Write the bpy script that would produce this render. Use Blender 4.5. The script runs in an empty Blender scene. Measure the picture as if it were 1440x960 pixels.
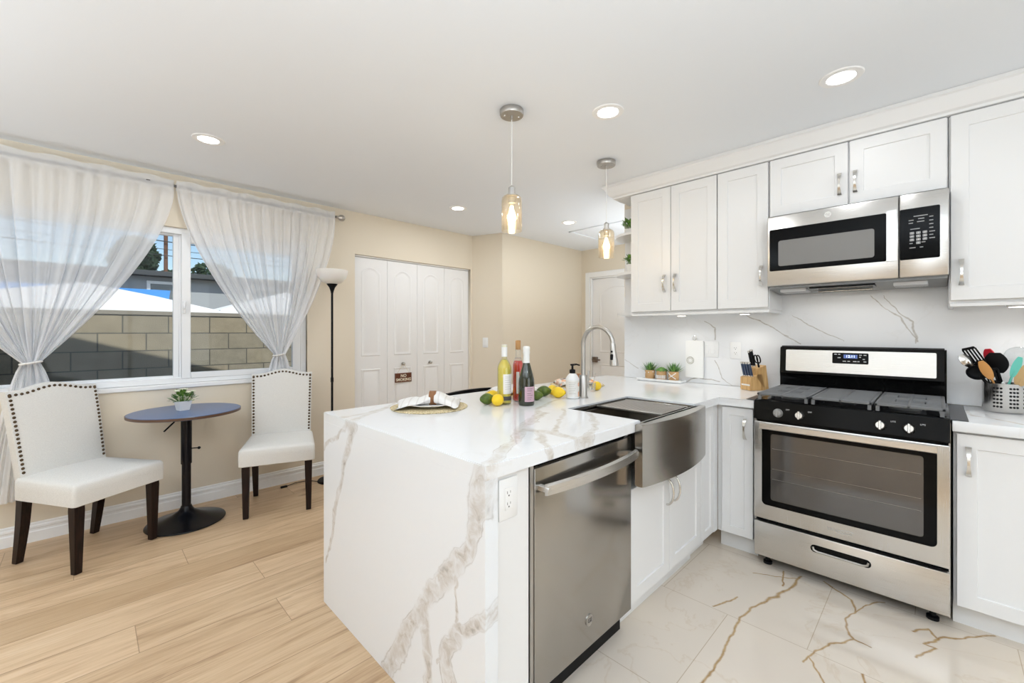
import bpy, bmesh, math, random
from mathutils import Vector, Matrix, noise
sc = bpy.context.scene
COL = sc.collection
PI = math.pi
R = math.radians

# ------------------------------------------------------------ camera, world, sun, exposure
cam_d = bpy.data.cameras.new('camera'); cam = bpy.data.objects.new('camera', cam_d); COL.objects.link(cam)
cam.location = (0, 0, 1.298); cam.rotation_euler = (R(90), 0, R(-45))
cam_d.sensor_width = 36; cam_d.lens = 36 * 597 / 1440.0
cam_d.shift_y = -13 / 1440.0; cam_d.clip_start = .02; cam_d.clip_end = 300
sc.camera = cam
sc.view_settings.view_transform = 'Standard'; sc.view_settings.look = 'None'
sc.view_settings.gamma = 1; sc.view_settings.use_curve_mapping = False
sc.view_settings.exposure = .10
sc.cycles.use_denoising = True
sc.cycles.max_bounces = 10; sc.cycles.diffuse_bounces = 5; sc.cycles.glossy_bounces = 4
sc.cycles.transparent_max_bounces = 14; sc.cycles.transmission_bounces = 8
sc.cycles.caustics_reflective = False; sc.cycles.caustics_refractive = False
sc.cycles.sample_clamp_indirect = 6

W = bpy.data.worlds.new('sky'); sc.world = W; W.use_nodes = True
wn = W.node_tree; wn.nodes.clear()
wo = wn.nodes.new('ShaderNodeOutputWorld'); wb = wn.nodes.new('ShaderNodeBackground'); ws = wn.nodes.new('ShaderNodeTexSky')
ws.sky_type = 'NISHITA'; ws.sun_disc = False; ws.sun_elevation = R(48); ws.sun_rotation = R(180)
ws.altitude = 0; ws.air_density = 1.0; ws.dust_density = .4; ws.ozone_density = 1.5
wb.inputs[1].default_value = .13
wn.links.new(ws.outputs[0], wb.inputs[0]); wn.links.new(wb.outputs[0], wo.inputs[0])

def lamp(name, kind, loc, power, rot=(0, 0, 0), color=(1, 1, 1), **kw):
    d = bpy.data.lights.new(name, kind); d.energy = power; d.color = color
    for k, v in kw.items(): setattr(d, k, v)
    o = bpy.data.objects.new(name, d); COL.objects.link(o); o.location = loc; o.rotation_euler = rot
    return o
lamp('sun', 'SUN', (0, -4, 12), 4.2, (R(40), 0, R(0)), (1, .95, .86), angle=R(.6))
# added fill panels behind the camera, out of view, to even the brightness
lamp('fill_south', 'AREA', (0.6, -3.35, 1.35), 36, (R(90), 0, 0), (.80, .90, 1), shape='RECTANGLE', size=2.6, size_y=2.0)
lamp('fill_west', 'AREA', (-3.35, 0.2, 1.4), 14, (R(90), 0, R(-90)), (.80, .90, 1), shape='RECTANGLE', size=2.2, size_y=1.8)
# added uplights, out of view, that brighten the room off the ceiling
lamp('ceiling_fill', 'AREA', (-.6, -.6, 1.45), 86, (R(180), 0, 0), (.79, .895, 1), shape='DISK', size=1.8)
lamp('ceiling_fill', 'AREA', (-1.9, 2.2, 1.5), 44, (R(180), 0, 0), (.79, .895, 1), shape='DISK', size=1.2)
lamp('ceiling_fill', 'AREA', (4.2, 1.9, 1.33), 14, (R(180), 0, 0), (.82, .91, 1), shape='DISK', size=1.0)
_p = lamp('window_portal', 'AREA', (.48, 4.13, 1.48), 1, (R(90), 0, R(180)), (1, 1, 1), shape='RECTANGLE', size=1.9, size_y=1.2); _p.data.cycles.is_portal = True

# ------------------------------------------------------------ helpers
def finish(bm, sharp=38):
    bmesh.ops.recalc_face_normals(bm, faces=bm.faces)
    a = R(sharp)
    for e in bm.edges:
        if len(e.link_faces) == 2:
            try: e.smooth = e.calc_face_angle() < a
            except Exception: e.smooth = True
    for f in bm.faces: f.smooth = True
def obj(name, bm, mat, parent=None, loc=None, rot=None, sharp=38, recalc=True):
    if recalc: finish(bm, sharp)
    me = bpy.data.meshes.new(name); bm.to_mesh(me); bm.free()
    if mat is not None: me.materials.append(mat)
    o = bpy.data.objects.new(name, me); COL.objects.link(o)
    if parent is not None: o.parent = parent
    if loc is not None: o.location = loc
    if rot is not None: o.rotation_euler = rot
    return o
def tag(o, label, cat, group=None):
    o['label'] = label; o['category'] = cat
    if group: o['group'] = group
    return o
def thing(name, label, cat, loc=(0, 0, 0), rz=0, group=None):
    o = bpy.data.objects.new(name, None); COL.objects.link(o); o.empty_display_size = .05
    o.location = loc; o.rotation_euler = (0, 0, rz)
    return tag(o, label, cat, group)
def struct(name, bm, mat, parent=None, sharp=38):
    o = obj(name, bm, mat, parent, sharp=sharp)
    if parent is None: o['kind'] = 'structure'
    return o
def sroot(name, loc=(0, 0, 0), rz=0):
    o = bpy.data.objects.new(name, None); COL.objects.link(o); o.location = loc; o.rotation_euler = (0, 0, rz)
    o['kind'] = 'structure'; return o
def copy_tree(o, parent=None):
    c = o.copy(); COL.objects.link(c)
    if parent is not None: c.parent = parent
    for ch in list(o.children): copy_tree(ch, c)
    return c

def new(): return bmesh.new()
def xf(vs, M):
    for v in vs: v.co = M @ v.co
def box(bm, x0, x1, y0, y1, z0, z1, bev=0, seg=1, M=None):
    r = bmesh.ops.create_cube(bm, size=1); vs = r['verts']
    for v in vs:
        v.co = Vector((x0 + (v.co.x + .5) * (x1 - x0), y0 + (v.co.y + .5) * (y1 - y0), z0 + (v.co.z + .5) * (z1 - z0)))
    if M is not None: xf(vs, M)
    if bev > 0:
        es = list({e for v in vs for e in v.link_edges})
        bmesh.ops.bevel(bm, geom=es, offset=bev, segments=seg, profile=.5, affect='EDGES', clamp_overlap=True)
def frame_of(d):
    d = d.normalized(); up = Vector((0, 0, 1)) if abs(d.z) < .95 else Vector((1, 0, 0))
    a = d.cross(up).normalized(); b = a.cross(d).normalized(); return a, b
def cyl(bm, p0, p1, r0, r1=None, seg=24, caps=True):
    p0 = Vector(p0); p1 = Vector(p1); r1 = r0 if r1 is None else r1
    a, b = frame_of(p1 - p0); L = []
    for p, r in ((p0, r0), (p1, r1)):
        L.append([bm.verts.new(p + a * (r * math.cos(2 * PI * i / seg)) + b * (r * math.sin(2 * PI * i / seg))) for i in range(seg)])
    for i in range(seg):
        j = (i + 1) % seg; bm.faces.new((L[0][i], L[0][j], L[1][j], L[1][i]))
    if caps: bm.faces.new(L[0][::-1]); bm.faces.new(L[1])
def lathe(bm, prof, seg=32, c=(0, 0, 0), close=False, a0=0, a1=2 * PI):
    cx, cy, cz = c; loops = []
    for r, z in prof:
        if r < 1e-5: loops.append([bm.verts.new((cx, cy, cz + z))])
        else: loops.append([bm.verts.new((cx + r * math.cos(2 * PI * i / seg), cy + r * math.sin(2 * PI * i / seg), cz + z)) for i in range(seg)])
    pairs = list(zip(loops, loops[1:]))
    if close: pairs.append((loops[-1], loops[0]))
    for A, B in pairs:
        for i in range(seg):
            j = (i + 1) % seg
            if len(A) == 1 and len(B) == 1: continue
            if len(A) == 1: bm.faces.new((A[0], B[j], B[i]))
            elif len(B) == 1: bm.faces.new((A[i], A[j], B[0]))
            else: bm.faces.new((A[i], A[j], B[j], B[i]))
def tube(bm, pts, r, seg=10, caps=True, sx=1.0):
    pts = [Vector(p) for p in pts]; n = len(pts); L = []
    rr = r if isinstance(r, (list, tuple)) else [r] * n
    d0 = (pts[1] - pts[0]).normalized(); a, b = frame_of(d0)
    for k in range(n):
        if k == 0: d = d0
        elif k == n - 1: d = (pts[-1] - pts[-2]).normalized()
        else: d = ((pts[k + 1] - pts[k]).normalized() + (pts[k] - pts[k - 1]).normalized()).normalized()
        a = (a - d * a.dot(d)).normalized(); b = a.cross(d)
        L.append([bm.verts.new(pts[k] + a * (rr[k] * sx * math.cos(2 * PI * i / seg)) + b * (rr[k] * math.sin(2 * PI * i / seg))) for i in range(seg)])
    for k in range(n - 1):
        for i in range(seg):
            j = (i + 1) % seg; bm.faces.new((L[k][i], L[k][j], L[k + 1][j], L[k + 1][i]))
    if caps: bm.faces.new(L[0][::-1]); bm.faces.new(L[-1])
def prism(bm, pts, f0, f1):
    """pts 2D; f0/f1 map (a,b)->3D for both ends"""
    A = [bm.verts.new(f0(*p)) for p in pts]; B = [bm.verts.new(f1(*p)) for p in pts]; n = len(pts)
    bm.faces.new(A[::-1]); bm.faces.new(B)
    for i in range(n):
        j = (i + 1) % n; bm.faces.new((A[i], A[j], B[j], B[i]))
def loft(bm, loops, cap0=True, cap1=True, closed=True):
    L = [[bm.verts.new(p) for p in lp] for lp in loops]; n = len(L[0])
    for A, B in zip(L, L[1:]):
        for i in range(n if closed else n - 1):
            j = (i + 1) % n; bm.faces.new((A[i], A[j], B[j], B[i]))
    if cap0: bm.faces.new(L[0][::-1])
    if cap1: bm.faces.new(L[-1])
def ball(bm, c, rx, ry=None, rz=None, sub=3, fn=None):
    ry = rx if ry is None else ry; rz = rx if rz is None else rz
    r = bmesh.ops.create_icosphere(bm, subdivisions=sub, radius=1)
    for v in r['verts']:
        p = v.co.copy()
        if fn: p = fn(p)
        v.co = Vector((c[0] + p.x * rx, c[1] + p.y * ry, c[2] + p.z * rz))
def text_mesh(txt, size, depth=.0006, align='CENTER', bold=0):
    cu = bpy.data.curves.new('txt', 'FONT'); cu.body = txt; cu.size = size; cu.align_x = align; cu.align_y = 'CENTER'
    cu.extrude = depth; cu.resolution_u = 3; cu.offset = bold
    o = bpy.data.objects.new('txt', cu); COL.objects.link(o)
    bpy.context.view_layer.update()
    dg = bpy.context.evaluated_depsgraph_get()
    me = bpy.data.meshes.new_from_object(o.evaluated_get(dg))
    bpy.data.objects.remove(o); bpy.data.curves.remove(cu)
    bm = new(); bm.from_mesh(me); bpy.data.meshes.remove(me); return bm
def rrect(x0, x1, z0, z1, r, n=5):
    P = []
    for cx, cz, a in ((x1 - r, z0 + r, -90), (x1 - r, z1 - r, 0), (x0 + r, z1 - r, 90), (x0 + r, z0 + r, 180)):
        for i in range(n + 1):
            t = R(a + 90 * i / n); P.append((cx + r * math.cos(t), cz + r * math.sin(t)))
    return P

# ------------------------------------------------------------ materials
def mat(name, color=(.8, .8, .8), rough=.5, metal=0, spec=.5, trans=0, ior=1.45, emit=None, estr=0, coat=0, alpha=1, aniso=0, sss=0):
    m = bpy.data.materials.new(name); m.use_nodes = True; b = m.node_tree.nodes['Principled BSDF']
    b.inputs['Base Color'].default_value = (*color, 1); b.inputs['Roughness'].default_value = rough
    b.inputs['Metallic'].default_value = metal; b.inputs['Specular IOR Level'].default_value = spec
    b.inputs['Transmission Weight'].default_value = trans; b.inputs['IOR'].default_value = ior
    b.inputs['Coat Weight'].default_value = coat; b.inputs['Alpha'].default_value = alpha; b.inputs['Anisotropic'].default_value = aniso
    if sss: b.inputs['Subsurface Weight'].default_value = sss; b.inputs['Subsurface Scale'].default_value = .01
    if emit: b.inputs['Emission Color'].default_value = (*emit, 1); b.inputs['Emission Strength'].default_value = estr
    return m
class NT:
    def __init__(s, m): s.t = m.node_tree; s.b = s.t.nodes.get('Principled BSDF'); s.o = s.t.nodes.get('Material Output')
    def n(s, ty, **kw):
        x = s.t.nodes.new(ty)
        for k, v in kw.items(): setattr(x, k, v)
        return x
    def l(s, a, b): s.t.links.new(a, b)
    def math(s, op, a, b=None, c=None, clamp=False):
        x = s.n('ShaderNodeMath', operation=op); x.use_clamp = clamp
        for i, v in enumerate((a, b, c)):
            if v is None: continue
            if isinstance(v, (int, float)): x.inputs[i].default_value = v
            else: s.l(v, x.inputs[i])
        return x.outputs[0]
    def vmath(s, op, a, b=None, sc_=None):
        x = s.n('ShaderNodeVectorMath', operation=op)
        for i, v in enumerate((a, b)):
            if v is None: continue
            if isinstance(v, (tuple, list)): x.inputs[i].default_value = v
            else: s.l(v, x.inputs[i])
        if sc_ is not None:
            if isinstance(sc_, (int, float)): x.inputs['Scale'].default_value = sc_
            else: s.l(sc_, x.inputs['Scale'])
        return x
    def coord(s, which='Object'): return s.n('ShaderNodeTexCoord').outputs[which]
    def noise(s, vec, scale, detail=4, rough=.5, dist=0):
        x = s.n('ShaderNodeTexNoise'); x.inputs['Scale'].default_value = scale; x.inputs['Detail'].default_value = detail
        x.inputs['Roughness'].default_value = rough; x.inputs['Distortion'].default_value = dist
        if vec is not None: s.l(vec, x.inputs['Vector'])
        return x
    def mapping(s, vec, scale=(1, 1, 1), rot=(0, 0, 0), loc=(0, 0, 0)):
        x = s.n('ShaderNodeMapping'); x.inputs['Scale'].default_value = scale; x.inputs['Rotation'].default_value = rot; x.inputs['Location'].default_value = loc
        s.l(vec, x.inputs['Vector']); return x.outputs[0]
    def ramp(s, f, stops):
        x = s.n('ShaderNodeValToRGB'); e = x.color_ramp.elements
        while len(e) < len(stops): e.new(.5)
        for i, (p, c) in enumerate(stops):
            e[i].position = p; e[i].color = (*c, 1) if len(c) == 3 else c
        s.l(f, x.inputs[0]); return x.outputs[0]
    def mix(s, f, a, b, blend='MIX'):
        x = s.n('ShaderNodeMix', data_type='RGBA', blend_type=blend)
        for i, v in ((0, f), (6, a), (7, b)):
            if isinstance(v, (int, float)): x.inputs[i].default_value = v
            elif isinstance(v, tuple): x.inputs[i].default_value = (*v, 1)
            else: s.l(v, x.inputs[i])
        return x.outputs[2]
    def bump(s, h, strength=.2, dist=.01):
        x = s.n('ShaderNodeBump'); x.inputs['Strength'].default_value = strength; x.inputs['Distance'].default_value = dist
        s.l(h, x.inputs['Height']); s.l(x.outputs[0], s.b.inputs['Normal'])

# distance-to-segment group for marble veins
SEG = bpy.data.node_groups.new('vein_segment', 'ShaderNodeTree')
for nm, ty in (('P', 'NodeSocketVector'), ('A', 'NodeSocketVector'), ('BA', 'NodeSocketVector'), ('W0', 'NodeSocketFloat'), ('W1', 'NodeSocketFloat')):
    SEG.interface.new_socket(nm, in_out='INPUT', socket_type=ty)
SEG.interface.new_socket('D', in_out='OUTPUT', socket_type='NodeSocketFloat')
class _G: pass
g = NT.__new__(NT); g.t = SEG; g.b = None
gi = SEG.nodes.new('NodeGroupInput'); go = SEG.nodes.new('NodeGroupOutput')
pa = g.vmath('SUBTRACT', gi.outputs[0], gi.outputs[1]).outputs[0]
num = g.vmath('DOT_PRODUCT', pa, gi.outputs[2]).outputs['Value']
den = g.vmath('DOT_PRODUCT', gi.outputs[2], gi.outputs[2]).outputs['Value']
h = g.math('DIVIDE', num, den, clamp=True)
pr = g.vmath('SCALE', gi.outputs[2], None, h).outputs[0]
dd = g.vmath('LENGTH', g.vmath('SUBTRACT', pa, pr).outputs[0]).outputs['Value']
wd = g.math('ADD', g.math('MULTIPLY', gi.outputs[3], g.math('SUBTRACT', 1.0, h)), g.math('MULTIPLY', gi.outputs[4], h))
g.l(g.math('DIVIDE', dd, wd), go.inputs[0])
def veins(N, P, lines):
    """lines: [[(x,y,z,w),...],...]; returns min normalised distance"""
    cur = None
    for ln in lines:
        for p, q in zip(ln, ln[1:]):
            x = N.n('ShaderNodeGroup'); x.node_tree = SEG
            N.l(P, x.inputs[0]); x.inputs[1].default_value = p[:3]; x.inputs[2].default_value = (q[0] - p[0], q[1] - p[1], q[2] - p[2])
            x.inputs[3].default_value = p[3]; x.inputs[4].default_value = q[3]
            cur = x.outputs[0] if cur is None else N.math('MINIMUM', cur, x.outputs[0])
    return cur
FLV=[[(2.681, 0.508, 0, 0.0098), (2.575, 0.511, 0, 0.0095), (2.368, 0.56, 0, 0.009), (2.214, 0.613, 0, 0.0087), (2.101, 0.632, 0, 0.0084), (1.928, 0.623, 0, 0.0079), (1.8, 0.612, 0, 0.0075), (1.702, 0.603, 0, 0.0071), (1.609, 0.614, 0, 0.0068)], [(2.679, 0.582, 0, 0.005), (2.512, 0.558, 0, 0.0048)], [(2.55, 0.693, 0, 0.005), (2.651, 0.502, 0, 0.0049)], [(2.707, 0.412, 0, 0.0076), (2.617, 0.296, 0, 0.0072), (2.513, 0.26, 0, 0.0068), (2.428, 0.28, 0, 0.0067), (2.312, 0.262, 0, 0.0064), (2.294, 0.246, 0, 0.0063), (2.288, 0.197, 0, 0.0061)], [(2.711, 0.173, 0, 0.0053), (2.585, 0.242, 0, 0.0052), (2.444, 0.277, 0, 0.005)], [(2.294, 0.246, 0, 0.0063), (2.187, 0.319, 0, 0.0061), (2.105, 0.348, 0, 0.006), (1.986, 0.376, 0, 0.0058)], [(2.034, 0.367, 0, 0.0052), (1.982, 0.323, 0, 0.0049), (1.926, 0.297, 0, 0.0048)], [(2.091, 0.196, 0, 0.0056), (2.011, 0.188, 0, 0.0054)], [(2.748, -0.175, 0, 0.0071), (2.593, -0.043, 0, 0.0071), (2.542, -0.014, 0, 0.0069), (2.594, 0.015, 0, 0.0072), (2.528, 0.069, 0, 0.0072)], [(2.542, -0.014, 0, 0.0063), (2.46, 0.046, 0, 0.0061), (2.464, 0.01, 0, 0.0061), (2.334, 0.048, 0, 0.0058)], [(2.093, 0.748, 0, 0.0069), (2.253, 0.69, 0, 0.0072)]]
WFV=[[(0.806, 1.775, 0.948, 0.0537), (0.806, 1.805, 0.842, 0.0273), (0.806, 1.869, 0.651, 0.0168), (0.806, 1.97, 0.425, 0.0135), (0.806, 2.06, 0.189, 0.0079)], [(0.806, 2.098, 0.724, 0.01), (0.806, 1.885, 0.87, 0.0149), (0.806, 1.79, 0.939, 0.0361)], [(0.806, 0.93, 0.941, 0.0331), (0.806, 0.937, 0.858, 0.0363), (0.806, 0.958, 0.734, 0.0306), (0.806, 0.987, 0.66, 0.0281), (0.806, 1.047, 0.586, 0.0354), (0.806, 1.145, 0.472, 0.0339), (0.806, 1.255, 0.33, 0.0322), (0.806, 1.356, 0.193, 0.0376), (0.806, 1.48, -0.001, 0.0437)], [(0.806, 1.039, 0.589, 0.009), (0.806, 1.063, 0.478, 0.0052), (0.806, 1.047, 0.399, 0.0078)], [(0.806, 1.227, 0.343, 0.0317), (0.806, 1.208, 0.237, 0.0266), (0.806, 1.217, 0.117, 0.0282)], [(0.806, 0.827, 0.683, 0.0227), (0.806, 0.877, 0.551, 0.0233), (0.806, 0.987, 0.428, 0.022), (0.806, 1.111, 0.268, 0.03), (0.806, 1.079, 0.179, 0.0393)], [(0.806, 1.031, 0.406, 0.0076), (0.806, 1.145, 0.23, 0.0082)]]
CTV=[[(0.769, 0.895, 0.914, 0.0239), (0.89, 0.951, 0.914, 0.0243), (1.049, 1.053, 0.914, 0.0252), (1.219, 1.174, 0.914, 0.0285), (1.384, 1.252, 0.914, 0.0316), (1.536, 1.318, 0.914, 0.0239)], [(1.219, 1.174, 0.914, 0.0285), (1.24, 1.098, 0.914, 0.0279), (1.261, 1.026, 0.914, 0.0246), (1.267, 0.947, 0.914, 0.0213), (1.236, 0.866, 0.914, 0.0176)], [(1.216, 1.071, 0.914, 0.0218), (1.109, 0.951, 0.914, 0.0171), (1.062, 0.883, 0.914, 0.0163)], [(1.255, 1.032, 0.914, 0.011), (1.474, 1.162, 0.914, 0.0126), (1.704, 1.315, 0.914, 0.0101)], [(1.25, 0.895, 0.914, 0.0181), (1.39, 0.948, 0.914, 0.0168), (1.618, 1.086, 0.914, 0.0143), (1.717, 1.217, 0.914, 0.007)], [(1.35, 1.221, 0.914, 0.0246), (1.605, 1.414, 0.914, 0.0145), (1.884, 1.533, 0.914, 0.0115), (2.19, 1.602, 0.914, 0.0091)], [(0.729, 1.907, 0.914, 0.0189), (0.87, 1.907, 0.914, 0.0186), (1.08, 1.984, 0.914, 0.0146), (1.319, 2.214, 0.914, 0.0101)], [(0.815, 1.788, 0.914, 0.0162), (0.946, 1.908, 0.914, 0.0137), (1.172, 2.034, 0.914, 0.0077)]]
BSV=[[(3.28, 1.156, 1.092, 0.0036), (3.28, 1.132, 1.043, 0.0035), (3.28, 1.101, 0.962, 0.0035), (3.28, 1.039, 0.917, 0.0022)], [(3.28, 0.942, 1.421, 0.0034), (3.28, 0.857, 1.372, 0.0042), (3.28, 0.728, 1.301, 0.0032), (3.28, 0.626, 1.22, 0.0032)], [(3.28, 1.23, 1.378, 0.0028), (3.28, 1.156, 1.335, 0.0054), (3.28, 1.148, 1.243, 0.0054)], [(3.28, 1.896, 1.057, 0.0022), (3.28, 1.768, 0.996, 0.0041)], [(3.28, 1.438, 0.873, 0.003), (3.28, 1.28, 0.957, 0.0065), (3.28, 1.117, 0.935, 0.0026)], [(3.28, 0.274, 1.517, 0.0023), (3.28, 0.18, 1.409, 0.0028), (3.28, 0.149, 1.387, 0.0044), (3.28, 0.105, 1.306, 0.0032), (3.28, 0.076, 1.246, 0.0042)], [(3.28, 0.218, 1.513, 0.0018), (3.28, 0.149, 1.403, 0.0032), (3.28, 0.098, 1.356, 0.0054), (3.28, 0.083, 1.266, 0.0065), (3.28, 0.083, 1.236, 0.0032)], [(3.28, 0.668, 1.407, 0.0019), (3.28, 0.59, 1.353, 0.0042), (3.28, 0.478, 1.285, 0.003), (3.28, 0.399, 1.241, 0.0018)], [(3.28, 0.834, 1.356, 0.0019), (3.28, 0.688, 1.278, 0.003)]]
def warp(N, P, amps):
    for sc_, a in amps:
        nz = N.noise(P, sc_, 3)
        v = N.vmath('SUBTRACT', nz.outputs['Color'], (.5, .5, .5)).outputs[0]
        P = N.vmath('ADD', P, N.vmath('SCALE', v, None, a).outputs[0]).outputs[0]
    return P
def marble(name, lines, base=(.815, .825, .835), veinc=(.60, .55, .49), dark=(.40, .36, .31), rough=.12, soft=.5, amps=((5, .10), (26, .025)), faint=.25, cloud=True, axis=2):
    m = mat(name, base, rough); N = NT(m); P = N.coord()
    Pw = warp(N, P, amps)
    mk = [1, 1, 1]; mk[axis] = 0
    Pf = N.vmath('MULTIPLY', Pw, tuple(mk)).outputs[0]
    lines = [[tuple(0 if i == axis else p[i] for i in range(4)) for p in ln] for ln in lines]
    col = base
    f2 = N.noise(N.mapping(P, (1, 1, 1), loc=(3.1, 1.7, .4)), 1.6, 6, .55, 1.2).outputs[0]
    thin = N.math('ABSOLUTE', N.math('SUBTRACT', f2, .5))
    tm = N.math('MULTIPLY', N.math('SUBTRACT', 1.0, N.math('DIVIDE', thin, .012, clamp=True)), faint)
    c = N.mix(tm, base, veinc)
    if lines:
        D = veins(N, Pf, lines)
        mr = N.n('ShaderNodeMapRange', interpolation_type='SMOOTHSTEP')
        mr.inputs['From Min'].default_value = 1.25; mr.inputs['From Max'].default_value = 1.25 - soft
        mr.inputs['To Min'].default_value = 0; mr.inputs['To Max'].default_value = 1
        N.l(D, mr.inputs['Value'])
        tex = N.noise(Pw, 22, 6, .65, .8).outputs[0]
        inner = N.ramp(tex, [(.30, dark), (.42, veinc), (.56, tuple(min(1, (v + b) / 2) for v, b in zip(veinc, base))), (.74, base)]) if cloud else N.ramp(tex, [(.3, dark), (.6, veinc)])
        c = N.mix(mr.outputs[0], c, inner)
        if cloud:
            rim = N.math('SUBTRACT', 1.0, N.math('DIVIDE', N.math('ABSOLUTE', N.math('SUBTRACT', D, .92)), .10, clamp=True))
            rn = N.noise(P, 7, 3).outputs[0]
            rim = N.math('MULTIPLY', rim, N.math('MULTIPLY', N.math('SUBTRACT', rn, .38, clamp=True), 3.2, clamp=True))
            c = N.mix(rim, c, dark)
    N.l(c, N.b.inputs['Base Color'])
    return m
M = {}
M['ceiling'] = mat('ceiling paint', (.83, .86, .895), .9, spec=.2)
M['wall'] = mat('beige wall paint', (.76, .68, .555), .85, spec=.25)
n_ = NT(M['wall']); n_.bump(n_.noise(n_.coord(), 180, 3).outputs[0], .06, .002)
M['outer'] = mat('exterior stucco', (.5, .45, .38), .9)
M['cab'] = mat('white cabinet lacquer', (.79, .79, .785), .38)
M['trim'] = mat('white trim paint', (.87, .87, .865), .45)
M['vinyl'] = mat('white vinyl', (.85, .86, .87), .4)
M['door'] = mat('white door paint', (.82, .81, .80), .5)
M['steel'] = mat('brushed stainless', (.66, .645, .62), .27, 1)
n_ = NT(M['steel']); _p = n_.mapping(n_.coord(), (2, 2, 260)); _nz = n_.noise(_p, 3, 3).outputs[0]
n_.l(n_.math('ADD', .26, n_.math('MULTIPLY', _nz, .04)), n_.b.inputs['Roughness']); n_.bump(_nz, .008, .0005)
M['steelv'] = mat('vertical brushed stainless', (.64, .625, .60), .25, 1)
n_ = NT(M['steelv']); _p = n_.mapping(n_.coord(), (300, 300, 2)); _nz = n_.noise(_p, 3, 3).outputs[0]
n_.l(n_.math('ADD', .18, n_.math('MULTIPLY', _nz, .14)), n_.b.inputs['Roughness']); n_.bump(_nz, .03, .001)
M['dwsteel'] = mat('dishwasher stainless', (.42, .405, .385), .17, 1)
n_ = NT(M['dwsteel']); _p = n_.mapping(n_.coord(), (1.5, 1.5, .6)); n_.bump(n_.noise(_p, 2.2, 1).outputs[0], .25, .02)
M['sinksteel'] = mat('sink stainless', (.43, .41, .38), .22, 1)
n_ = NT(M['sinksteel']); _p = n_.mapping(n_.coord(), (2, 2, 200)); _nz = n_.noise(_p, 3, 3).outputs[0]
n_.l(n_.math('ADD', .17, n_.math('MULTIPLY', _nz, .12)), n_.b.inputs['Roughness'])
M['chrome'] = mat('satin nickel', (.68, .66, .62), .22, 1)
M['nickel'] = mat('brushed nickel', (.50, .485, .46), .33, 1)
M['dmetal'] = mat('dark pewter', (.17, .16, .15), .35, .9)
M['bronze'] = mat('antique bronze nail', (.11, .075, .045), .35, .9)
M['black'] = mat('gloss black enamel', (.003, .003, .003), .12, spec=.14)
M['blackm'] = mat('matte black', (.005, .005, .006), .45, spec=.2)
M['blackmetal'] = mat('satin black metal', (.005, .005, .007), .25, .0, spec=.3)
M['iron'] = mat('grey cast iron', (.15, .155, .16), .5)
M['glassblk'] = mat('black glass', (.003, .003, .003), .05, spec=.12)
M['ovenglass'] = mat('oven window', (.045, .040, .037), .06, spec=.9, ior=1.6)
M['mwglass'] = mat('microwave window screen', (.20, .195, .185), .25)
M['plasticw'] = mat('white plastic', (.84, .84, .83), .35)
M['grayp'] = mat('grey plastic', (.33, .33, .33), .4)
M['keytxt'] = mat('printed key legend', (.62, .62, .62), .5)
M['disp'] = mat('blue display', (.02, .03, .1), .3, emit=(.25, .4, 1), estr=.35)
M['digits'] = mat('display digits', (.8, .9, 1), .3, emit=(.8, .9, 1), estr=1.5)
M['bulb'] = mat('glowing filament', (1, .8, .5), .3, emit=(1, .78, .48), estr=28)
M['led'] = mat('led lens', (1, 1, 1), .4, emit=(1, .98, .94), estr=7)
M['puck'] = mat('puck lens', (1, 1, 1), .4, emit=(1, .93, .82), estr=7)
M['fabric'] = mat('cream linen', (.74, .72, .68), .95, spec=.1)
n_ = NT(M['fabric']); _c = n_.coord()
_a = n_.noise(n_.mapping(_c, (300, 60, 60)), 3, 2).outputs[0]; _b = n_.noise(n_.mapping(_c, (60, 60, 300)), 3, 2).outputs[0]
_s = n_.math('ADD', _a, _b); n_.bump(_s, .25, .002)
n_.l(n_.ramp(n_.math('MULTIPLY', _s, .5), [(.35, (.65, .635, .60)), (.65, (.77, .755, .72))]), n_.b.inputs['Base Color'])
M['espresso'] = mat('espresso wood', (.022, .012, .009), .38, spec=.3)
n_ = NT(M['espresso']); n_.l(n_.ramp(n_.noise(n_.mapping(n_.coord(), (60, 60, 4)), 3, 4).outputs[0], [(.35, (.006, .003, .003)), (.7, (.024, .010, .007))]), n_.b.inputs['Base Color'])
M['tabletop'] = mat('sky-tinted dark laminate', (.05, .115, .27), .28, spec=1.0)  # blue in the base colour paints in the sky's reflection
M['tableedge'] = mat('walnut edge', (.11, .06, .035), .4)
M['bamboo'] = mat('bamboo', (.62, .38, .15), .42)
n_ = NT(M['bamboo']); n_.l(n_.ramp(n_.noise(n_.mapping(n_.coord(), (40, 40, 3)), 3, 3).outputs[0], [(.3, (.50, .28, .10)), (.7, (.70, .45, .20))]), n_.b.inputs['Base Color'])
M['spoonwood'] = mat('beech', (.62, .30, .09), .45)
M['palewood'] = mat('pale wood', (.66, .45, .22), .5)
M['signwood'] = mat('stained sign wood', (.12, .035, .015), .5)
M['cream'] = mat('cream paint', (.85, .78, .62), .5)
M['red'] = mat('red silicone', (.6, .02, .04), .4)
M['teal'] = mat('teal silicone', (.16, .62, .52), .4)
M['navy'] = mat('navy handle', (.03, .05, .10), .3)
M['leaf'] = mat('green leaf', (.08, .20, .03), .5, sss=.05)
n_ = NT(M['leaf']); n_.l(n_.ramp(n_.noise(n_.coord(), 60, 2).outputs[0], [(.35, (.035, .11, .015)), (.65, (.17, .34, .05))]), n_.b.inputs['Base Color'])
M['succ'] = mat('succulent green', (.10, .24, .07), .45)
n_ = NT(M['succ']); n_.l(n_.ramp(n_.noise(n_.coord(), 40, 2).outputs[0], [(.35, (.05, .15, .05)), (.65, (.22, .42, .10))]), n_.b.inputs['Base Color'])
M['flower'] = mat('white petal', (.80, .80, .60), .6)
M['potw'] = mat('white ceramic', (.84, .84, .83), .3)
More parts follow.
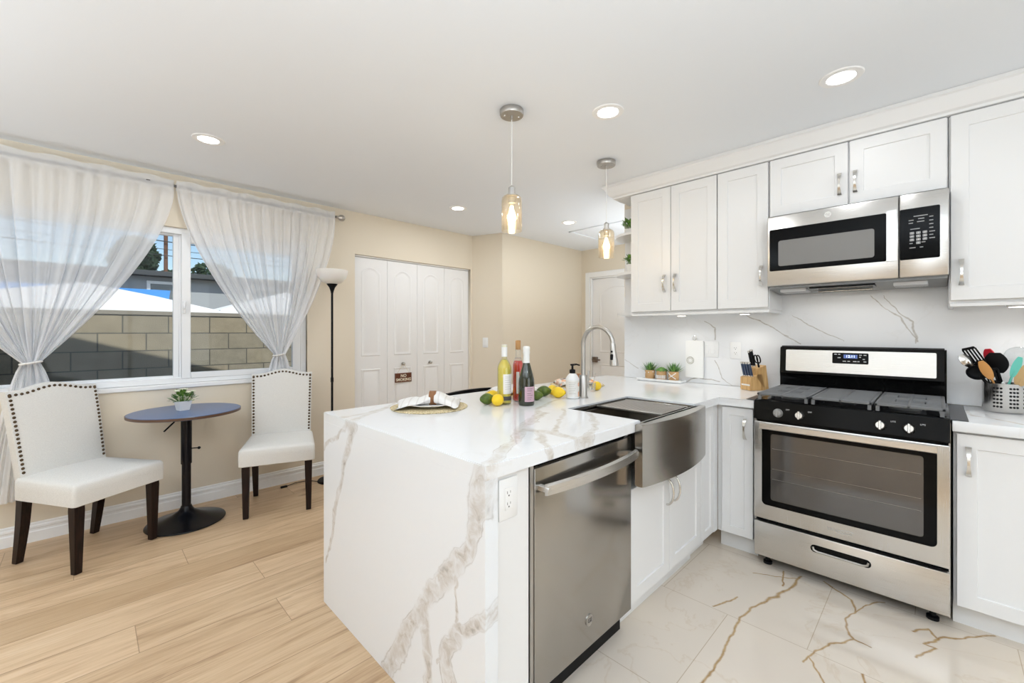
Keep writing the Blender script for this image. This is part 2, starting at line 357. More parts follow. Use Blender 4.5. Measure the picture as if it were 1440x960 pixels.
M['terra'] = mat('tan ceramic', (.55, .34, .16), .5)
M['lemon'] = mat('lemon skin', (.88, .60, .02), .38, sss=.1)
n_ = NT(M['lemon']); n_.bump(n_.noise(n_.coord(), 220, 2).outputs[0], .3, .002)
M['lime'] = mat('lime skin', (.075, .13, .015), .35)
n_ = NT(M['lime']); n_.bump(n_.noise(n_.coord(), 220, 2).outputs[0], .3, .002)
n_.l(n_.ramp(n_.noise(n_.coord(), 30, 2).outputs[0], [(.35, (.05, .09, .012)), (.7, (.13, .19, .02))]), n_.b.inputs['Base Color'])
def clearglass(name, tint=(1, 1, 1), refl=.12, rough=.02, dens=.0, dcol=(1, 1, 1), fk=.45):
    m = bpy.data.materials.new(name); m.use_nodes = True; t = m.node_tree; t.nodes.clear(); N = NT.__new__(NT); N.t = t
    o = t.nodes.new('ShaderNodeOutputMaterial'); tr = t.nodes.new('ShaderNodeBsdfTransparent'); tr.inputs[0].default_value = (*tint, 1)
    gl = t.nodes.new('ShaderNodeBsdfGlossy'); gl.inputs['Roughness'].default_value = rough
    lw = t.nodes.new('ShaderNodeLayerWeight'); lw.inputs[0].default_value = .35
    f = N.math('ADD', N.math('MULTIPLY', lw.outputs['Facing'], fk), refl, clamp=True)
    mx = t.nodes.new('ShaderNodeMixShader'); N.l(f, mx.inputs[0]); N.l(tr.outputs[0], mx.inputs[1]); N.l(gl.outputs[0], mx.inputs[2])
    out = mx.outputs[0]
    if dens:
        df = t.nodes.new('ShaderNodeBsdfDiffuse'); df.inputs[0].default_value = (*dcol, 1)
        m2 = t.nodes.new('ShaderNodeMixShader'); m2.inputs[0].default_value = dens; N.l(out, m2.inputs[1]); N.l(df.outputs[0], m2.inputs[2]); out = m2.outputs[0]
    N.l(out, o.inputs[0]); return m
M['pane'] = clearglass('window glass', (.96, .98, .98), .01, fk=.10)
M['shade'] = clearglass('amber tinted glass', (.98, .955, .89), .06, .04, .02, (.8, .65, .42))
M['clear'] = clearglass('clear glass', (.97, .98, .98), .06)
M['wineclear'] = clearglass('pale bottle glass', (.93, .92, .72), .06)
M['darkglass'] = mat('dark olive bottle glass', (.018, .022, .010), .06, coat=.5)
M['ywine'] = mat('white wine', (.80, .68, .16), .08, sss=.3)
M['rwine'] = mat('red aperitif', (.62, .03, .012), .08, sss=.2)
M['labelw'] = mat('cream label', (.80, .78, .74), .6)
M['labelp'] = mat('pink label', (.55, .36, .42), .6)
M['foil'] = mat('white foil', (.82, .82, .80), .3)
M['cork'] = mat('cork', (.45, .24, .09), .7)
M['paper'] = mat('white paper', (.84, .84, .82), .85)
M['emblem'] = mat('grey print', (.45, .43, .36), .7)
M['ink'] = mat('dark print', (.10, .09, .09), .6)
M['jute'] = mat('woven seagrass', (.66, .55, .34), .9)
n_ = NT(M['jute']); _nz = n_.noise(n_.coord(), 160, 3).outputs[0]; n_.bump(_nz, .6, .004)
n_.l(n_.ramp(_nz, [(.35, (.50, .39, .20)), (.65, (.80, .70, .48))]), n_.b.inputs['Base Color'])
M['napkin'] = mat('white cotton', (.78, .76, .73), .9)
n_ = NT(M['napkin']); _w = n_.n('ShaderNodeTexWave'); _w.inputs['Scale'].default_value = 9; _w.inputs['Distortion'].default_value = .5
n_.l(n_.coord(), _w.inputs['Vector']); n_.l(n_.ramp(_w.outputs[0], [(.84, (.80, .785, .76)), (.97, (.70, .67, .64))]), n_.b.inputs['Base Color'])
M['patterned'] = mat('patterned cloth', (.8, .7, .6), .9)
n_ = NT(M['patterned']); _v = n_.n('ShaderNodeTexVoronoi'); _v.inputs['Scale'].default_value = 45; n_.l(n_.coord(), _v.inputs['Vector'])
n_.l(n_.ramp(_v.outputs['Color'], [(.25, (.82, .78, .70)), (.5, (.80, .36, .16)), (.62, (.85, .82, .76)), (.85, (.12, .08, .06))]), n_.b.inputs['Base Color'])
M['lampshade'] = mat('frosted glass bowl', (.80, .79, .76), .4, trans=.0, sss=.2)
M['cord'] = mat('clear white cord', (.80, .80, .78), .4)

def sheer():
    m = bpy.data.materials.new('sheer voile'); m.use_nodes = True; t = m.node_tree; t.nodes.clear(); N = NT.__new__(NT); N.t = t
    o = t.nodes.new('ShaderNodeOutputMaterial'); tr = t.nodes.new('ShaderNodeBsdfTransparent')
    df = t.nodes.new('ShaderNodeBsdfDiffuse'); df.inputs[0].default_value = (.93, .93, .94, 1)
    tl = t.nodes.new('ShaderNodeBsdfTranslucent'); tl.inputs[0].default_value = (.95, .96, .97, 1)
    a = t.nodes.new('ShaderNodeMixShader'); a.inputs[0].default_value = .38; N.l(df.outputs[0], a.inputs[1]); N.l(tl.outputs[0], a.inputs[2])
    lw = t.nodes.new('ShaderNodeLayerWeight'); lw.inputs[0].default_value = .5
    f = N.math('ADD', .68, N.math('MULTIPLY', lw.outputs['Facing'], .30), clamp=True)
    mx = t.nodes.new('ShaderNodeMixShader'); N.l(f, mx.inputs[0]); N.l(tr.outputs[0], mx.inputs[1]); N.l(a.outputs[0], mx.inputs[2])
    N.l(mx.outputs[0], o.inputs[0]); return m
M['sheer'] = sheer()

# quartz worktops, waterfall, splashback
M['quartz_top'] = marble('quartz worktop', CTV, veinc=(.64, .60, .55), dark=(.50, .46, .41), soft=.95, faint=.12)
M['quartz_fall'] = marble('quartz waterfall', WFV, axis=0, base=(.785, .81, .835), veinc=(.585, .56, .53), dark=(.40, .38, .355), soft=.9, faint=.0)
M['quartz_plain'] = marble('quartz light', [[(2.72, -.3, .914, .01), (2.9, -.12, .914, .01), (3.25, -.05, .914, .008)]], veinc=(.68, .62, .54), soft=.7, faint=.15)
M['splash'] = marble('quartz splashback', BSV, axis=0, cloud=False, veinc=(.60, .575, .54), dark=(.42, .39, .35), rough=.1, amps=((9, .04), (40, .006)), soft=1.0, faint=.10)
# floor tile
m = marble('polished marble tile', FLV, base=(.80, .705, .59), veinc=(.55, .37, .18), dark=(.36, .21, .09), rough=.07, amps=((6, .07), (28, .010)), soft=1.15, faint=.18, cloud=False)
N = NT(m); old = N.b.inputs['Base Color'].links[0].from_socket
P = N.coord(); sx = N.n('ShaderNodeSeparateXYZ'); N.l(P, sx.inputs[0]); cx = N.n('ShaderNodeCombineXYZ')
N.l(N.math('ADD', sx.outputs[1], 6.1 - .07), cx.inputs[0]); N.l(N.math('ADD', sx.outputs[0], 6.1 - 2.083), cx.inputs[1])
br = N.n('ShaderNodeTexBrick'); br.offset = .5; br.squash = 1
for k, v in (('Scale', 1), ('Mortar Size', .0016), ('Mortar Smooth', .1), ('Bias', 0), ('Brick Width', .61), ('Row Height', .61)): br.inputs[k].default_value = v
br.inputs['Color1'].default_value = (.96, .96, .96, 1); br.inputs['Color2'].default_value = (1, 1, 1, 1); br.inputs['Mortar'].default_value = (.72, .66, .58, 1)
N.l(cx.outputs[0], br.inputs['Vector'])
cl = N.noise(P, 1.3, 3).outputs[0]
c1 = N.mix(1.0, old, N.ramp(cl, [(.35, (.93, .93, .95)), (.65, (1, 1, 1))]), 'MULTIPLY')
N.l(N.mix(1.0, c1, br.outputs[0], 'MULTIPLY'), N.b.inputs['Base Color'])
M['tile'] = m
# oak planks, running along X
m = mat('oak plank floor', (.6, .42, .25), .38); N = NT(m); P = N.coord(); sx = N.n('ShaderNodeSeparateXYZ'); N.l(P, sx.inputs[0])
row = N.math('FLOOR', N.math('DIVIDE', N.math('ADD', sx.outputs[1], 10.03), .228))
wn_ = N.n('ShaderNodeTexWhiteNoise', noise_dimensions='1D'); N.l(row, wn_.inputs['W'])
xo = N.math('ADD', N.math('ADD', sx.outputs[0], 20.0), N.math('MULTIPLY', wn_.outputs[0], 1.52))
idx = N.math('FLOOR', N.math('DIVIDE', xo, 1.52))
w2 = N.n('ShaderNodeTexWhiteNoise', noise_dimensions='2D'); cc = N.n('ShaderNodeCombineXYZ'); N.l(row, cc.inputs[0]); N.l(idx, cc.inputs[1]); N.l(cc.outputs[0], w2.inputs['Vector'])
fy = N.math('FRACT', N.math('DIVIDE', N.math('ADD', sx.outputs[1], 10.03), .228)); fx = N.math('FRACT', N.math('DIVIDE', xo, 1.52))
ey = N.math('LESS_THAN', N.math('MINIMUM', fy, N.math('SUBTRACT', 1.0, fy)), .008)
ex = N.math('LESS_THAN', N.math('MINIMUM', fx, N.math('SUBTRACT', 1.0, fx)), .0010)
seam = N.math('MAXIMUM', ey, ex)
Pg = N.vmath('ADD', N.mapping(P, (1.2, 10, 1)), N.vmath('SCALE', w2.outputs['Color'], None, 30).outputs[0]).outputs[0]
g1 = N.noise(Pg, 1.3, 6, .62, 1.4).outputs[0]
g2 = N.noise(N.vmath('MULTIPLY', Pg, (1.5, 5, 1)).outputs[0], 3, 3, .6).outputs[0]
cg = N.ramp(g1, [(.26, (.33, .205, .115)), (.40, (.56, .385, .235)), (.56, (.68, .495, .32)), (.75, (.74, .565, .39))])
cg = N.mix(.25, cg, N.ramp(g2, [(.3, (.36, .23, .13)), (.6, (.73, .56, .385))]))
tone = N.ramp(w2.outputs[0], [(0, (.80, .76, .70)), (.5, (.92, .90, .86)), (1, (1.0, .99, .97))])
cg = N.mix(1.0, cg, tone, 'MULTIPLY')
kn = N.n('ShaderNodeTexVoronoi'); kn.inputs['Scale'].default_value = 1; N.l(N.mapping(P, (1.1, 2.6, 1)), kn.inputs['Vector'])
km = N.math('SUBTRACT', 1.0, N.math('DIVIDE', kn.outputs['Distance'], .055, clamp=True))
cg = N.mix(N.math('MULTIPLY', km, .8), cg, (.20, .11, .05))
N.l(N.mix(N.math('MULTIPLY', seam, .65), cg, (.22, .13, .07)), N.b.inputs['Base Color'])
N.l(N.math('ADD', .33, N.math('MULTIPLY', g2, .15)), N.b.inputs['Roughness'])
N.bump(N.math('SUBTRACT', g2, seam), .08, .002)
M['plank'] = m
# concrete block wall
m = mat('concrete block', (.5, .45, .36), .9); N = NT(m); P = N.coord(); sx = N.n('ShaderNodeSeparateXYZ'); N.l(P, sx.inputs[0]); cx = N.n('ShaderNodeCombineXYZ')
N.l(N.math('ADD', sx.outputs[0], 20.02), cx.inputs[0]); N.l(N.math('ADD', sx.outputs[2], 2.03 - 1.49), cx.inputs[1])
br = N.n('ShaderNodeTexBrick'); br.offset = .5
for k, v in (('Scale', 1), ('Mortar Size', .007), ('Mortar Smooth', .2), ('Bias', 0), ('Brick Width', .406), ('Row Height', .203)): br.inputs[k].default_value = v
br.inputs['Color1'].default_value = (.36, .31, .225, 1); br.inputs['Color2'].default_value = (.29, .27, .22, 1); br.inputs['Mortar'].default_value = (.13, .125, .11, 1)
N.l(cx.outputs[0], br.inputs['Vector'])
cn = N.noise(P, 9, 5, .7).outputs[0]
N.l(N.mix(1.0, br.outputs[0], N.ramp(cn, [(.3, (.72, .72, .72)), (.7, (1, 1, 1))]), 'MULTIPLY'), N.b.inputs['Base Color'])
N.bump(N.math('ADD', N.noise(P, 90, 3).outputs[0], N.math('MULTIPLY', br.outputs['Fac'], -3)), .4, .006)
M['block'] = m
M['capstone'] = mat('block cap', (.27, .25, .215), .9)
M['soil'] = mat('yard soil', (.30, .25, .19), .95)
n_ = NT(M['soil']); n_.l(n_.ramp(n_.noise(n_.coord(), 3, 5).outputs[0], [(.3, (.22, .18, .13)), (.7, (.38, .33, .26))]), n_.b.inputs['Base Color'])
M['canopy'] = mat('white canopy fabric', (.82, .82, .82), .8)
M['tarp'] = mat('blue tarp', (.06, .30, .75), .6)
M['greyhouse'] = mat('grey siding', (.33, .35, .37), .8)
M['fascia'] = mat('dark fascia', (.05, .055, .06), .7)
M['polewood'] = mat('pole wood', (.16, .08, .05), .8)
M['tree'] = mat('distant tree leaves', (.03, .06, .03), .7)
# ============================================================ SETTING
CE = 2.46; YW = 3.97; XE = 3.28
b = new(); box(b, -3.5, .830, -3.5, 4.1, -.1, 0); box(b, .830, 5.2, 1.5, 4.1, -.1, 0)
struct('floor', b, M['plank'])
b = new(); box(b, .830, XE + .1, -3.5, 1.5, -.1, .0)
o = struct('floor', b, M['tile'])
b = new(); box(b, -3.5, 5.2, -3.5, 4.25, CE, CE + .12); struct('ceiling', b, M['ceiling'])
# window wall with openings (window, closet)
WX0, WX1, WZ0, WZ1 = -.45, 1.386, .905, 2.075
DX0, DX1, DZ1 = 1.825, 3.262, 2.055
b = new()
for a in ((-3.5, WX0, 0, CE), (WX0, WX1, 0, WZ0), (WX0, WX1, WZ1, CE), (WX1, DX0, 0, CE), (DX0, DX1, DZ1, CE), (DX1, 3.4, 0, CE)):
    box(b, a[0], a[1], YW, YW + .15, a[2], a[3])
bmesh.ops.remove_doubles(b, verts=b.verts, dist=1e-4)
struct('wall_north', b, M['wall'])
b = new(); prism(b, [(3.29, YW), (3.43, 3.59), (3.62, 3.59), (3.62, 4.1), (3.4, 4.1), (3.29, YW)][:5], lambda x, y: Vector((x, y, 0)), lambda x, y: Vector((x, y, CE)))
struct('wall_closet_side', b, M['wall'])
b = new(); box(b, 3.62, 5.2, 3.59, 4.1, 0, CE); struct('wall_hall', b, M['wall'])
HD0, HD1, HZ = 2.62, 3.44, 2.06   # hall door opening along Y
b = new()
box(b, 5.0, 5.12, HD1, 3.6, 0, CE); box(b, 5.0, 5.12, HD0, HD1, HZ, CE); box(b, 5.0, 5.12, 1.4, HD0, 0, CE)
struct('wall_hall_end', b, M['wall'])
b = new(); box(b, XE, XE + .12, -3.5, 1.905, 0, CE); struct('wall_east', b, M['wall'])
b = new(); box(b, XE + .12, 5.12, 1.4, 1.5, 0, CE); struct('wall_hall_south', b, M['wall'])
b = new(); box(b, -3.5, XE + .12, -3.62, -3.5, 0, CE); struct('wall_south', b, M['wall'])
b = new(); box(b, -3.62, -3.5, -3.62, 4.12, 0, CE); struct('wall_west', b, M['wall'])
# frames added around the unseen south and west fill panels
for nm, cx_, w_, z0, z1, ax in (('fill_frame_south', .6, 2.7, .3, 2.4, 'y'), ('fill_frame_west', .2, 2.3, .45, 2.35, 'x')):
    b = new()
    for s0, s1, t0, t1 in ((cx_ - w_ / 2 - .06, cx_ - w_ / 2, z0, z1), (cx_ + w_ / 2, cx_ + w_ / 2 + .06, z0, z1), (cx_ - .03, cx_ + .03, z0, z1), (cx_ - w_ / 2 - .06, cx_ + w_ / 2 + .06, z0 - .06, z0), (cx_ - w_ / 2 - .06, cx_ + w_ / 2 + .06, z1, z1 + .05)):
        if ax == 'y': box(b, s0, s1, -3.5, -3.33, t0, t1)
        else: box(b, -3.5, -3.33, s0, s1, t0, t1)
    struct(nm, b, M['vinyl'])
# closet back
b = new(); box(b, 1.7, 3.4, 4.12, 4.2, 0, CE); struct('trim_5', b, M['outer'])
# baseboards with a stepped profile
def baseboard(name, x0, x1):
    b = new(); prof = [(0, 0), (-.016, 0), (-.016, .062), (-.012, .068), (-.012, .080), (-.015, .084), (-.015, .096), (-.009, .104), (-.009, .112), (-.005, .118), (0, .118)]
    prism(b, prof, lambda y, z: Vector((x0, YW + y, z)), lambda y, z: Vector((x1, YW + y, z))); struct(name, b, M['trim'], sharp=25)
baseboard('baseboard_north', -3.5, DX0 - .002)
b = new(); box(b, 3.44, 5.0, 3.575, 3.59, 0, .118, .003); struct('baseboard_hall', b, M['trim'])

# ---- window_1: vinyl slider
w = sroot('window_1', (0, 0, 0))
def wbox(nm, boxes, m_, par, bev=.003):
    b = new()
    for a in boxes: box(b, *a, bev)
    return obj(nm, b, m_, par)
Yf = YW + .025; Yb = YW + .105
wbox('window_frame', [(WX0, WX1, Yf, Yb, WZ1 - .045, WZ1), (WX0, WX1, Yf, Yb, WZ0 + .012, WZ0 + .055), (WX0, WX0 + .05, Yf, Yb, WZ0 + .05, WZ1 - .04), (WX1 - .05, WX1, Yf, Yb, WZ0 + .05, WZ1 - .04), (.486, .530, Yf + .03, Yb, WZ0 + .05, WZ1 - .04)], M['vinyl'], w)
# moving sash right, with wider rails
sash = wbox('sliding_sash', [(.497, .553, Yf - .006, Yf + .032, WZ0 + .045, WZ1 - .035), (WX1 - .115, WX1 - .05, Yf - .004, Yf + .03, WZ0 + .045, WZ1 - .035), (.553, WX1 - .115, Yf - .004, Yf + .03, WZ1 - .105, WZ1 - .035), (.553, WX1 - .115, Yf - .004, Yf + .03, WZ0 + .045, WZ0 + .09)], M['vinyl'], w)
fx = wbox('fixed_sash', [(.452, .487, Yf + .034, Yf + .07, WZ0 + .045, WZ1 - .035), (WX0 + .045, .452, Yf + .034, Yf + .06, WZ1 - .06, WZ1 - .035), (WX0 + .045, .452, Yf + .034, Yf + .06, WZ0 + .045, WZ0 + .07)], M['vinyl'], w)
b = new(); box(b, .548, WX1 - .11, Yf + .012, Yf + .016, WZ0 + .08, WZ1 - .1); obj('pane', b, M['pane'], sash)
b = new(); box(b, WX0 + .045, .46, Yf + .046, Yf + .050, WZ0 + .06, WZ1 - .055); obj('pane', b, M['pane'], fx)
b = new(); box(b, .503, .521, Yf - .022, Yf - .005, 1.44, 1.53, .004, 2); box(b, .507, .517, Yf - .030, Yf - .02, 1.47, 1.50, .003); obj('latch', b, M['vinyl'], sash)
wbox('window_sill', [(WX0 - .0, WX1 + .0, YW - .012, Yf, WZ0 - .022, WZ0 + .012)], M['trim'], w, .006)

# ---- door_1: bifold closet doors
def arch_outline(x0, x1, z0, z1, arch, d, n=18):
    x0 += d; x1 -= d; z0 += d; P = [(x0, z0), (x1, z0)]
    zt = z1 - d
    for i in range(n + 1):
        t = i / n; x = x1 + (x0 - x1) * t; s = (2 * t - 1)
        P.append((x, zt - arch + arch * (1 - s * s) ** 1.0))
    return P
def relief(b, x0, x1, z0, z1, arch, y, M_=None):
    """raised moulding and field on a face at depth y (towards -y)"""
    lv = [(0, 0), (.006, .005), (.014, .0045), (.020, .0005), (.030, .0005), (.046, .005)]
    loops = [[Vector((px, y - hh, pz)) for px, pz in arch_outline(x0, x1, z0, z1, arch, d)] for d, hh in lv]
    if M_: loops = [[M_ @ p for p in lp] for lp in loops]
    loft(b, loops, False, True)
d1 = sroot('door_1')
lw_ = (DX1 - DX0 - .012) / 4
for i in range(4):
    b = new(); x0 = DX0 + .003 + i * (lw_ + .002); x1 = x0 + lw_
    yd = YW + .035
    box(b, x0, x1, yd, yd + .034, .012, DZ1 - .02, .002)
    relief(b, x0 + .075, x1 - .075, 1.06, 1.945, .05, yd)
    relief(b, x0 + .075, x1 - .075, .20, .93, .0, yd)
    lf = obj('door_leaf', b, M['door'], d1)
    if i in (1, 2):
        kx = x0 + lw_ / 2 + (.0 if i == 1 else -.02)
        b = new(); cyl(b, (kx, yd, .965), (kx, yd - .004, .965), .016, seg=20); cyl(b, (kx, yd - .004, .965), (kx, yd - .02, .965), .007, seg=16)
        ball(b, (kx, yd - .028, .965), .016, .011, .016, 3); obj('knob', b, M['nickel'], lf)
b = new(); box(b, DX0, DX1, YW + .03, YW + .075, DZ1 - .016, DZ1 + .0, .002); obj('track', b, M['trim'], d1)
KX = DX0 + .003 + lw_ + .002 + lw_ / 2
# ---- door_2: hall door
d2 = sroot('door_2')
MH = Matrix(((0, 1, 0, 5.0), (-1, 0, 0, 0), (0, 0, 1, 0), (0, 0, 0, 1)))   # local x -> -Y, y -> +X
b = new()
def hbox(x0, x1, y0, y1, z0, z1, bev=.003): box(b, x0, x1, y0, y1, z0, z1, bev, 1, MH)
hbox(-HD1 - .075, -HD1, -.018, .0, 0, HZ + .075); hbox(-HD0, -HD0 + .075, -.018, 0, 0, HZ + .075); hbox(-HD1, -HD0, -.018, 0, HZ, HZ + .075)
hbox(-HD1, -HD1 + .018, 0, .11, 0, HZ); hbox(-HD0 - .018, -HD0, 0, .11, 0, HZ); hbox(-HD1 + .018, -HD0 - .018, 0, .11, HZ - .018, HZ)
obj('door_frame', b, M['trim'], d2)
b = new(); box(b, -HD1 + .02, -HD0 - .02, .03, .07, .01, HZ - .02, .002, 1, MH)
relief(b, -HD1 + .13, -HD0 - .13, 1.02, 1.93, .09, .03, MH); relief(b, -HD1 + .13, -HD0 - .13, .22, .86, 0, .03, MH)
dp = obj('door_panel', b, M['door'], d2)
b = new(); box(b, 4.99, 5.03, 3.335, 3.405, .88, .955, .004); cyl(b, (4.99, 3.37, .918), (4.955, 3.37, .918), .011, seg=16); box(b, 4.945, 4.96, 3.25, 3.38, .908, .928, .005, 2)
obj('door_handle', b, mat('aged nickel', (.22, .17, .14), .4, .8), dp)
# attic hatch trim on the ceiling
b = new()
for a in ((3.93, 3.955, 2.1, 3.0), (4.5, 4.525, 2.1, 3.0), (3.93, 4.525, 2.98, 3.005), (3.93, 4.525, 2.1, 2.125)): box(b, *a, CE - .012, CE + .001, .003)
struct('trim_1', b, M['ceiling'])
# quartz splashback slab
b = new(); box(b, XE - .012, XE - .0005, -3.0, 1.90, .9145, 1.60, .001)
struct('trim_2', b, M['splash'])

# ---- exterior shell: rake roof casting the diagonal shade on the block wall
b = new()
def rz(x): return 3.67 - .325 * (x + .607)
prism(b, [(-9, -4.2), (2.1, -4.2), (2.1, 4.5), (-9, 4.5)], lambda x, y: Vector((x, y, rz(x))), lambda x, y: Vector((x, y, rz(x) + .12)))
box(b, 2.0, 5.6, -4.2, 4.35, 2.7, 2.8)
struct('roof', b, M['outer'])
# ============================================================ KITCHEN CABINETRY
def panel_door(b, x0, x1, z0, z1, y0=0, t=.02, fr=.06, rec=.007):
    """shaker door, front face at y0 facing -y"""
    def rect(d, y): return [Vector((x0 + d, y, z0 + d)), Vector((x1 - d, y, z0 + d)), Vector((x1 - d, y, z1 - d)), Vector((x0 + d, y, z1 - d))]
    loft(b, [rect(0, y0 + t), rect(0, y0 + .0015), rect(.0015, y0), rect(fr, y0), rect(fr + .0015, y0 + .002), rect(fr + .002, y0 + rec)], True, True)
def bow_handle(b, x, zc, L=.125, y0=0, out=.028):
    n = 14; secs = []
    for i in range(n + 1):
        t = i / n; s = 2 * t - 1
        w = .0042 + .0055 * abs(s) ** 1.6; yy = y0 - out * (1 - abs(s) ** 2.6) - .004; z = zc + s * L / 2; th = .0035
        secs.append([Vector((x - w, yy - th, z)), Vector((x + w, yy - th, z)), Vector((x + w, yy + th, z)), Vector((x - w, yy + th, z))])
    loft(b, secs)
    for s in (-1, 1): cyl(b, (x, y0 + .0, zc + s * (L / 2 - .006)), (x, y0 - .008, zc + s * (L / 2 - .006)), .0048, seg=10)
def cabinet(name, label, loc, rz, width, z0, z1, depth, doors, toe=0, hz=None, hside=None, group=None, fr=.06, front_gap=.0, hl=.125, dz=None, cat='cabinet', frame=True):
    t = thing(name, label, cat, loc, rz, group)
    b = new()
    if toe:
        box(b, 0, width, .022, depth, toe, z1, .001); box(b, 0.0, width, .075, depth, 0, toe)
    else: box(b, 0, width, .022, depth, z0, z1, .001)
    obj('body', b, M['cab'], t)
    for (x0, x1, hx, dz0, dz1, hc) in doors:
        b = new(); panel_door(b, x0, x1, dz0, dz1, 0, .02, min(fr, (x1 - x0) * .3)); d = obj('door', b, M['cab'], t)
        if hx is not None:
            b = new(); bow_handle(b, hx, hc, hl); obj('handle', b, M['chrome'], d)
    return t
RZ = -PI / 2
# upper cabinets on the range wall. local x runs towards -Y. face X=2.95
XU = 2.95; UB = 1.44
cabinet('wall_cabinet', 'white two-door wall cabinet above the succulents, left of the tall single-door one', (XU, 1.662, 0), RZ, .632, UB, 2.345, .326,
        [(.003, .315, .272, UB + .012, 2.342, 1.65), (.319, .630, .352, UB + .012, 2.342, 1.65)], group=None)
cabinet('wall_cabinet', 'narrow white single-door wall cabinet directly left of the microwave', (XU, 1.028, 0), RZ, .302, UB, 2.345, .326,
        [(.003, .297, .262, UB + .012, 2.342, 1.648)])
cabinet('wall_cabinet', 'short white two-door wall cabinet directly above the microwave', (XU, .724, 0), RZ, .764, 1.995, 2.345, .326,
        [(.004, .380, .344, 2.0, 2.342, 2.118), (.388, .760, .412, 2.0, 2.342, 2.118)], hl=.12, fr=.058)
cabinet('wall_cabinet', 'tall white wall cabinet right of the microwave, above the utensil holder', (XU, -.042, 0), RZ, .80, UB - .004, 2.345, .326,
        [(.006, .396, .042, UB + .012, 2.342, 1.585), (.402, .795, .76, UB + .012, 2.342, 1.585)])
# light rails under the uppers
for y0, y1, lab in ((.726, 1.662, 'white light rail under the wall cabinets left of the microwave'), (-.842, -.044, 'white light rail under the wall cabinet right of the microwave')):
    b = new(); box(b, XU + .012, XU + .03, y0, y1, UB - .02, UB - .0005, .003); box(b, XU + .03, 3.265, y0, y0 + .018, UB - .02, UB - .0005, .002); box(b, XU + .03, 3.265, y1 - .018, y1, UB - .02, UB - .0005, .002)
    tag(obj('light_rail', b, M['cab']), lab, 'molding')
# crown moulding with mitred return
prof = [(0, 2.349), (-.008, 2.352), (-.010, 2.364), (-.022, 2.372), (-.034, 2.392), (-.046, 2.420), (-.052, 2.434), (-.060, 2.440), (-.060, 2.4585)]
b = new(); L0, L1, L2 = [], [], []
for d, z in prof + [(.02, 2.4585), (.02, 2.349)]:
    L0.append(Vector((XU + .012 + d, -1.6, z))); L1.append(Vector((XU + .012 + d, 1.805 - d * 1.4, z))); L2.append(Vector((XE - .0, 1.805 - d * 1.4, z)))
loft(b, [L0, L1, L2]); box(b, XU + .03, XE - .001, 1.664, 1.807, 2.3475, 2.45)
tag(obj('crown_molding', b, M['cab'], sharp=22), 'white crown molding running along the tops of the wall cabinets', 'molding')
# open end shelves
t = thing('corner_shelf', 'white open end shelf unit with rounded shelves beside the wall cabinets', 'shelf', (XE, 1.665, 0))
b = new(); box(b, -.020, -.001, .0, .225, 1.435, 2.348, .002); obj('back_panel', b, M['cab'], t)
for k, (z, w) in enumerate(((1.432, .225), (1.752, .235), (2.062, .245))):
    b = new(); P = [(-.022, 0.001), (-.022, w)]
    for i in range(13): a = R(90 * i / 12); P.append((-.022 - .05 - .22 * math.sin(a), .0 + w - w * .88 * (1 - math.cos(a))))
    P.append((-.292, .001))
    prism(b, P, lambda x, y: Vector((x, y, z)), lambda x, y: Vector((x, y, z + .02))); obj('shelf_board', b, M['cab'], t)
# puck lights under uppers
pk0 = None
for y, lab in ((1.33, 'round puck light under the left wall cabinets, above the succulent tray'), (.905, 'round puck light under the wall cabinets, above the knife block'), (-.27, 'round puck light under the wall cabinet above the utensil holder')):
    if pk0 is None:
        p = thing('puck_light', lab, 'light', (3.10, y, UB - .0006), 0, 'puck lights under the wall cabinets')
        b = new(); lathe(b, [(0, 0), (.034, 0), (.036, -.004), (.035, -.021), (.027, -.0225)], 28); obj('housing', b, M['cab'], p)
        b = new(); lathe(b, [(0, -.0236), (.027, -.0236), (.027, -.0222), (0, -.0222)], 28); obj('lens', b, M['puck'], p); pk0 = p
    else:
        p = copy_tree(pk0); p.location = (3.10, y, UB - .0006); p['label'] = lab
    lamp('puck_glow', 'SPOT', (3.10, y, UB - .03), 1.8, (0, 0, 0), (1, .96, .90), spot_size=R(140), spot_blend=.8, shadow_soft_size=.03)

# ---- worktop (one L-shaped slab with mitred waterfall end)
T0, T1 = .870, .914
P = [(.806, .914), (1.705, .914), (1.705, 1.318), (2.295, 1.318), (2.295, .914), (2.650, .914), (2.650, .727), (XE - .013, .727), (XE - .013, 1.907), (XE - .0005, 1.907), (XE - .0005, 2.09), (.806, 2.09)]
b = new(); prism(b, P, lambda x, y: Vector((x, y, T0)), lambda x, y: Vector((x, y, T1)))
es = [e for e in b.edges if all(abs(v.co.z - T1) < 1e-5 for v in e.verts)] + [e for e in b.edges if all(abs(v.co.x - .806) < 1e-4 and abs(v.co.y - .914) < 1e-4 for v in e.verts)]
bmesh.ops.bevel(b, geom=es, offset=.0025, segments=2, affect='EDGES')
wt = tag(obj('worktop', b, M['quartz_top'], sharp=30), 'white quartz worktop with grey-beige veins over peninsula, dishwasher and sink corner', 'countertop')
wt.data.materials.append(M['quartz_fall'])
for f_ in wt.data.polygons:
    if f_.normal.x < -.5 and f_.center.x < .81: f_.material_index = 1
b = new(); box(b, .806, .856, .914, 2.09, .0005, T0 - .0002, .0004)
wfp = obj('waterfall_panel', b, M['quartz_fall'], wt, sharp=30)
b = new(); box(b, 2.652, XE - .013, -.86, -.048, T0, T1, .0025, 2)
tag(obj('worktop', b, M['quartz_plain'], sharp=30), 'short white quartz worktop right of the range, under the utensil holder', 'countertop')

